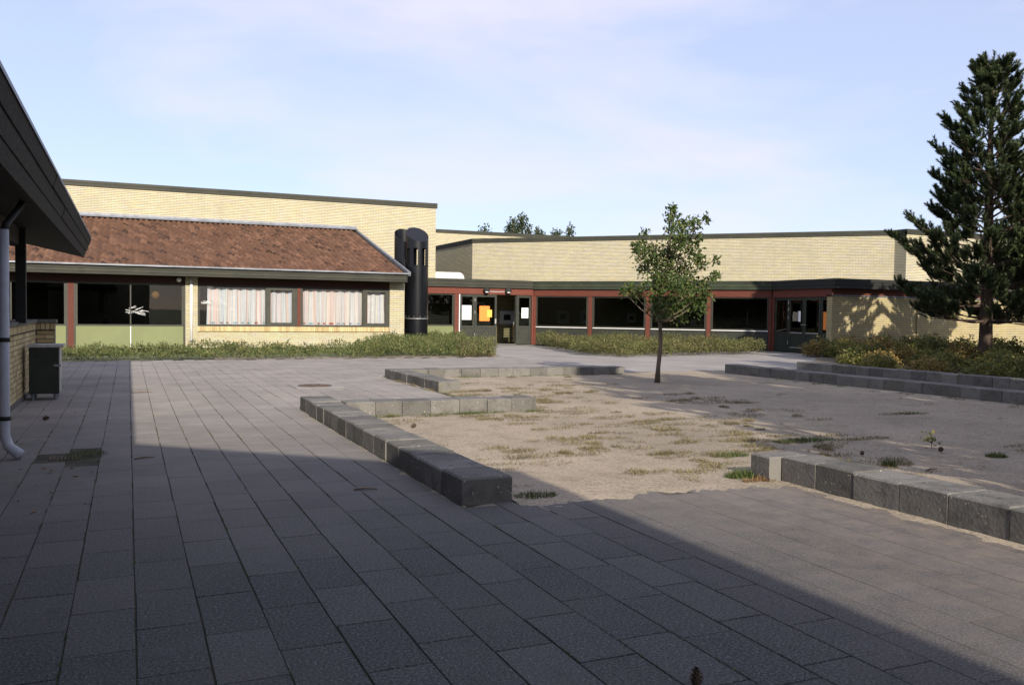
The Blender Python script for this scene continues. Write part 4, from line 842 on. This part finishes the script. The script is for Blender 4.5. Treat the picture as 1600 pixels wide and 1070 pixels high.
br = MB(); PP = []; rr = random.Random(3)
for (px, py, r) in cl:
    dep = rr.uniform(-1, 1)*min(.55, .012*(py-310))*.9; c = opt(px, py, dep); n = int(r*r*.40)+16
    zt = max(1.15, c.z-.25-abs(px-1035)*K_*.45); tx = 1030+(max(0, 490-(597-zt/K_)))*.0; ty = 597-zt/K_
    st_ = opt(1029+(490-ty)*.08 if ty < 490 else 1029, ty); mid = st_.lerp(c, .5)+Vector((0, 0, -.04)); br.tube([st_, mid, c+Vector((0, 0, .02))], [.016, .010, .004], 5)
    q = rng.normal(size=(n, 3)); q /= np.linalg.norm(q, axis=1)[:, None]; q *= (rng.uniform(.02, 1, n)**.62)[:, None]*r*K_*1.0
    PP.append(q+np.array(c))
    for k in range(3): br.tube([c, Vector(PP[-1][k])], [.005, .002], 4)
br.build('branch', m_oakb, oak, True); PP = np.concatenate(PP); V, F = leaves(PP, .085, .1, .5); crown = veg('crown', V, F, m_oak, oak)

# pine: shoots set as bottle brushes on whorled limbs
def shoot(n=64, ln=.30, nl=.11):
    t = rng.uniform(0, 1, n)**.8; a = rng.uniform(0, 2*np.pi, n); P = np.stack([np.zeros(n), np.zeros(n), t*ln], 1); d = np.stack([np.cos(a)*.75, np.sin(a)*.75, np.full(n, .72)], 1); l = nl*(1-.35*t)
    s = np.stack([-np.sin(a), np.cos(a), np.zeros(n)], 1)*.0105
    return np.stack([P-s, P+s, P+d*l[:, None]], 1).reshape(-1, 3)
def pine_meshes(seed, Ht=8.5, Rm=2.6, z0=1.25, full=True, dens=1.0, wmat=None):
    rr = random.Random(seed); br = MB(); S = []
    tr = MB(); tp_ = [(0, 0, -.05), (.0, 0, .25), (.02, .01, 1.0), (.03, .02, Ht*.4), (.0, .04, Ht*.7), (.02, .02, Ht*.93), (.02, .02, Ht)]
    tr.tube(tp_, [.25, .19, .165, .13, .08, .03, .012], 14)
    def ctr(z):
        for i in range(len(tp_)-1):
            if tp_[i][2] <= z <= tp_[i+1][2]:
                u = (z-tp_[i][2])/(tp_[i+1][2]-tp_[i][2]); return Vector(tp_[i]).lerp(Vector(tp_[i+1]), u)
        return Vector(tp_[-1])
    z = z0
    while z < Ht-.15:
        f = (z-z0)/(Ht-z0); env = Rm*(1-f)**.72*(.9 if f > .08 else .95); nb = 6 if f < .8 else 5; a0 = rr.uniform(0, 6.28)
        for k in range(nb):
            a = a0+k*2*math.pi/nb+rr.uniform(-.35, .35); ln = max(.18, env*rr.uniform(.6, 1.15)); el = -.12+.75*f+rr.uniform(-.12, .12); base = ctr(z+rr.uniform(-.1, .1))
            dirh = Vector((math.cos(a), math.sin(a), 0)); pts = [base]; N = 5
            for i in range(1, N+1): u = i/N; pts.append(base+dirh*ln*u*math.cos(el*.6)+Vector((0, 0, ln*(u*math.sin(el)+.30*u*u))))
            br.tube(pts, [.035*(1-f)+.012, .028*(1-f)+.010, .02, .014, .010, .006], 6)
            ns = max(5, int(ln*8.8*dens))
            for i in range(ns):
                u = 1-(i/ns)*.78; u = min(1, max(.15, u+rr.uniform(-.05, .05))); q = u*N; j = min(N-1, int(q)); bp = pts[j].lerp(pts[j+1], q-j); side = rr.choice((-1, 1)); sp = ln*(1-u)*.55+.10
                sd = (dirh*rr.uniform(.35, .9)+Vector((-dirh.y, dirh.x, 0))*side*rr.uniform(.2, 1)+Vector((0, 0, rr.uniform(.05, .45)))).normalized(); e_ = bp+sd*sp*rr.uniform(.5, 1.1)
                br.tube([bp, e_], [.007, .004], 4, False)
                for w_ in range(4 if u > .35 else 3):
                    p0 = bp.lerp(e_, rr.uniform(.45, 1)); dd = (sd*.8+Vector((rr.uniform(-.5, .5), rr.uniform(-.5, .5), rr.uniform(.5, 1.3)))).normalized(); S.append((p0, dd, rr.uniform(.8, 1.25)))
            S.append((pts[-1], (dirh*.7+Vector((0, 0, .7))).normalized(), 1.2))
        z += .40*(1-.3*f)*rr.uniform(.75, 1.25)
    for k in range(6): a = k*1.05; S.append((ctr(Ht-.25), Vector((math.cos(a)*.45, math.sin(a)*.45, 1)).normalized(), 1.2))
    S.append((ctr(Ht-.1), Vector((0, 0, 1)), 1.4)); V = []
    protos_ = [shoot() for _ in range(6)]
    for (p, d, s) in S: V.append((protos_[rr.randrange(6)]*s)@rot_to(d).T+np.array(p))
    V = np.concatenate(V); return tr.mesh('trunk', m_trunk, smooth=True), br.mesh('branch', m_trunk, smooth=True), np_mesh('crown', V, np.arange(len(V)).reshape(-1, 3), m_pine)
PM = [pine_meshes(11, 8.2, 2.75), pine_meshes(23, 8.9, 2.8, 1.4)]
def pine(label, x, y, k, sc=1.0, rz=0.0):
    t = thing('pine_tree', label, 'tree', (x, y, .0), 'pines at the side of the yard')
    for nme, me in zip(('trunk', 'branch', 'crown'), PM[k]): link(bpy.data.objects.new(nme, me), t)
    t.scale = (sc, sc, sc); t.rotation_euler.z = rz; return t
pine('tall dark green pine with bare lower trunk in the shrub bed', 21.4, 16.5, 0, 1.0, .4)
pine('second pine behind the shrub bed, its top beside the tall pine', 25.6, 17.2, 1, .92, 2.0)
pine('broad pine beyond the dark block wall shading the gravel', 7.3, .5, 0, .93, 3.1)
pine('pine beyond the low dark wall shading the right of the yard', 10.6, .2, 1, .86, 5.0)
pine('pine at the near end of the shrub bed shading its walls', 14.6, 2.2, 0, 1.0, 1.2)
pine('tall pine beside the shrub bed shading the brick wall', 21.0, 7.0, 1, .86, 4.0)
pine('unseen pine added to block sun on the brick wall', 23.2, 9.3, 0, .86, 2.2)  # out of view, added as a sun blocker for even wall shade
pine('unseen pine added between two others to shade the gravel yard', 8.5, -1.0, 1, .84, .7)  # this and the next three: unseen, added to close gaps in the yard shade
pine('unseen pine added near the dark low wall to fill the shade', 12.6, 2.0, 0, .9, 2.6)
pine('unseen slim pine added by the shrub bed to fill the shade', 17.6, 4.6, 1, .95, 3.6)
pine('unseen short pine added beside the dark block wall for shade', 9.0, 1.6, 1, .74, 1.9)

# distant tree tops over the roofs
def far_tree(label, px, py, wpx, Y=78, seed=1):
    tpz = PY(px, py, Y); rr = np.random.default_rng(seed); Wd = wpx*Y/FPX*.55; t = thing('distant_tree', label, 'tree', (tpz.x, Y, 0), 'tree tops beyond the far roofs')
    MB().tube([(tpz.x, Y, -.05), (tpz.x, Y, tpz.z*.6), (tpz.x, Y, tpz.z-.2)], [.25, .16, .03], 8).build('trunk', m_trunk, t)
    n = 1500; cs = []; 
    for k in range(46): f = rr.uniform(0, 1)**.7; a = rr.uniform(0, 6.28); r = Wd*(f**.65)*rr.uniform(.3, 1.05); cs.append((tpz.x+math.cos(a)*r, Y+math.sin(a)*r, tpz.z-f*4.2-.1))
    cs = np.array(cs); P = cs[rr.integers(0, len(cs), n)]+rr.normal(size=(n, 3))*np.array([.20, .20, .24]); V, F = leaves(P, .30, .5, .45); veg('crown', V, F, m_far, t)
far_tree('tallest conifer top showing above the far roof edge', 817, 337, 62, 78, 1)
far_tree('conifer top left of the tallest one above the far roof', 801, 341, 36, 76, 2)
far_tree('small conifer top right of the tallest one above the roof', 842, 349, 30, 78, 3)
far_tree('low tree top above the hall roof right of the conifers', 870, 355, 22, 78, 4)
far_tree('last small pointed tree top above the hall roof', 890, 356, 22, 80, 5)
far_tree('tiny tree tip left of the conifers above the far block', 757, 354, 12, 76, 6)

# ------------------------------------------------------------------ weeds, grass, litter
def patch(cx, cy, rx, ry, n, hmin, hmax):
    a = rng.uniform(0, 2*np.pi, n); r = np.sqrt(rng.uniform(0, 1, n)); P = np.stack([cx+np.cos(a)*r*rx, cy+np.sin(a)*r*ry, np.zeros(n)], 1); P[:, 2] = .002
    return P, rng.uniform(hmin, hmax, n)*(1-.5*r)
Pa, Ha = [], []
for i in range(620):
    u = rng.uniform(0, 1); x = rng.uniform(2.5, 8.5); y = rng.uniform(5.6, 16.2)
    if kind(x, y) != 'sand' or noise.noise(Vector((x*.5, y*.5, 5)))+(.5 if x < 6.5 and y < 12 else .0) < rng.uniform(-.15, .45): continue
    p, h = patch(x, y, rng.uniform(.06, .32), rng.uniform(.04, .14), rng.integers(60, 220), .018, .065); Pa.append(p); Ha.append(h)
for i in range(60):
    x = rng.uniform(5, 12.4); y = rng.uniform(5, 15)
    if noise.noise(Vector((x*.4, y*.4, 9))) < .12 and x < 11: continue
    p, h = patch(x, y, rng.uniform(.05, .25), rng.uniform(.03, .1), rng.integers(15, 60), .012, .04); Pa.append(p); Ha.append(h)
P = np.concatenate(Pa); H_ = np.concatenate(Ha); V, F = blades(P, H_, .007, 1.6); o = veg('dry_grass', V, F, m_dry); tag(o, 'sparse dry grass mats spread over the sand yard', 'grass', kind='stuff')
Pa, Ha = [], []     # grass along wall feet and in slab joints
for i in range(90):
    k = rng.integers(0, 3)
    if k == 0: x, y = rng.uniform(2.5, 5.0), 10.44+rng.uniform(-.12, .03)
    elif k == 1: x, y = rng.uniform(5.1, 9.8), 16.3+rng.uniform(-.12, .03)
    else: x, y = 12.4+rng.uniform(-.25, .05), rng.uniform(6, 15)
    p, h = patch(x, y, .12, .04, 40, .02, .07); Pa.append(p); Ha.append(h)
for i in range(260):
    kx = rng.integers(-5, 9); x = .025+kx*CW; y = rng.uniform(2.2, 20)
    if kind(x, y) != 'paved': continue
    p, h = patch(x, y, .006, rng.uniform(.05, .25), 26, .004, .014); Pa.append(p); Ha.append(h)
p, h = patch(-.34, 8.5, .18, .26, 900, .006, .03); Pa.append(p); Ha.append(h)
P = np.concatenate(Pa); H_ = np.concatenate(Ha); V, F = blades(P, H_, .006, 1.2); o = veg('grass', V, F, m_grass); tag(o, 'fine green grass at wall feet and in paving joints', 'grass', kind='stuff')
def tuft(label, px, py, rx, ry, n, h0, h1, mat):
    c = G(px, py); p, h = patch(c.x, c.y, rx, ry, n, h0, h1); V, F = blades(p, h, .008, 1.0); tag(veg('grass_tuft', V, F, mat, None, (c.x, c.y, 0)), label, 'grass', 'grass tufts on the sand')
tuft('green weeds in the angle beside the end of the long low wall', 838, 776, .17, .10, 420, .02, .07, m_grass)
tuft('long green grass leaning on the pale corner block of the wall', 1160, 746, .16, .10, 500, .04, .13, m_grass)
tuft('reddish withered grass at the foot of the pale corner block', 1188, 752, .17, .06, 420, .02, .08, m_brown)
tuft('low green plant mat on bare sand near the pale corner block', 1143, 712, .20, .10, 420, .02, .06, m_grass)
tuft('wide flat dark green weed patch on the shaded gravel', 1255, 689, .40, .12, 700, .02, .07, m_grass)
tuft('thin brownish grass patch at the edge of the shaded gravel', 1345, 686, .42, .10, 420, .015, .05, m_dry)
tuft('small upright grass tuft behind the dark block wall', 1390, 727, .08, .06, 200, .03, .09, m_grass)
tuft('bright green grass tuft on the shaded gravel', 1557, 714, .11, .08, 260, .03, .09, m_grass)
tuft('flat grass streak on gravel before the dark low wall', 1412, 647, .45, .12, 420, .015, .05, m_grass)
tuft('yellowish weed patch beside the young oak shadow', 1060, 627, .35, .1, 300, .015, .04, m_dry)
c = G(1455, 700); sd_ = thing('seedling', 'tiny dark leafy seedling standing on the shaded gravel', 'plant', (c.x, c.y, 0)); MB().tube([(c.x, c.y, 0), (c.x+.01, c.y, .13)], [.004, .002], 5).build('stem', m_twig, sd_)
V, F = leaves(np.array(c)+rng.normal(size=(34, 3))*np.array([.03, .03, .035])+np.array([0, 0, .09]), .045, .2, .5); veg('foliage', V, F, m_shrub, sd_)
def cone(label, px, py, r=.022, ln=.06, up_=False):
    c = G(px, py); t = thing('pine_cone', label, 'pine cone', (c.x, c.y, 0), 'fallen pine cones'); ax = Vector((.2, .3, 1)).normalized() if up_ else Vector((.9, .35, .12)).normalized(); b0 = Vector((c.x, c.y, r*.9 if not up_ else .0))
    MB().tube([b0, b0+ax*ln*.3, b0+ax*ln*.7, b0+ax*ln], [r*.5, r*.8, r*.6, .004], 10).build('core', m_cone, t, True); m = MB(); a_ = ax.orthogonal().normalized(); b_ = ax.cross(a_)
    for i in range(44):
        f = i/44; th = i*2.4; rad = r*(1.15*math.sin(math.pi*(.2+.75*f))); q = b0+ax*ln*f; dv = a_*math.cos(th)+b_*math.sin(th); tv = ax.cross(dv); e = q+dv*rad+ax*.008
        m.quad([q+tv*.003, q-tv*.003, e-tv*.006, e+ax*.003, e+tv*.006])
    m.build('scales', m_cone, t)
cone('dark upright pine cone lying on the shaded slabs by itself', 1088, 1072, .022, .058, True)
cone('pine cone on the sand beside the long low wall', 643, 668); cone('pine cone on slabs near the steel cabinet', 67, 657, .026); cone('pine cone on the shaded gravel next to seedling', 1468, 706); cone('small pine cone on gravel behind the dark block wall', 1345, 711, .018, .045)
def twig(label, px, py, ln, ang):
    c = G(px, py); a = Vector((math.cos(ang), math.sin(ang), 0)); b0 = Vector((c.x, c.y, .007)); tag(MB().tube([b0, b0+a*ln*.4+Vector((.006, .006, .006)), b0+a*ln], [.006, .007, .003], 6).build('twig', m_twig, None, True, b0), label, 'twig', 'fallen twigs')
twig('short brown twig lying on slabs beside the long low wall', 553, 766, .17, -.2); twig('straight dry twig on gravel behind the dark block wall', 1447, 736, .16, .15); twig('thin dark twig on the sunlit slabs near the shadow edge', 205, 614, .3, 0.1); twig('thin twig across slab joints in the shade', 210, 718, .17, .3)
lp, lf = [], []
for i in range(60):
    px = rng.choice([rng.uniform(20, 170), rng.uniform(20, 130), rng.uniform(1180, 1560)]); py = rng.uniform(640, 800) if px < 300 else rng.uniform(640, 720); c = G(px, py); lp.append((c.x, c.y, .012))
V, F = leaves(np.array(lp), .05, 0, .5); V[:, 2] = np.clip(V[:, 2]*.4+.006, .004, .03); tag(veg('fallen_leaves', V, F, m_brown), 'scattered small dry leaves on paving and gravel', 'leaves', kind='stuff')
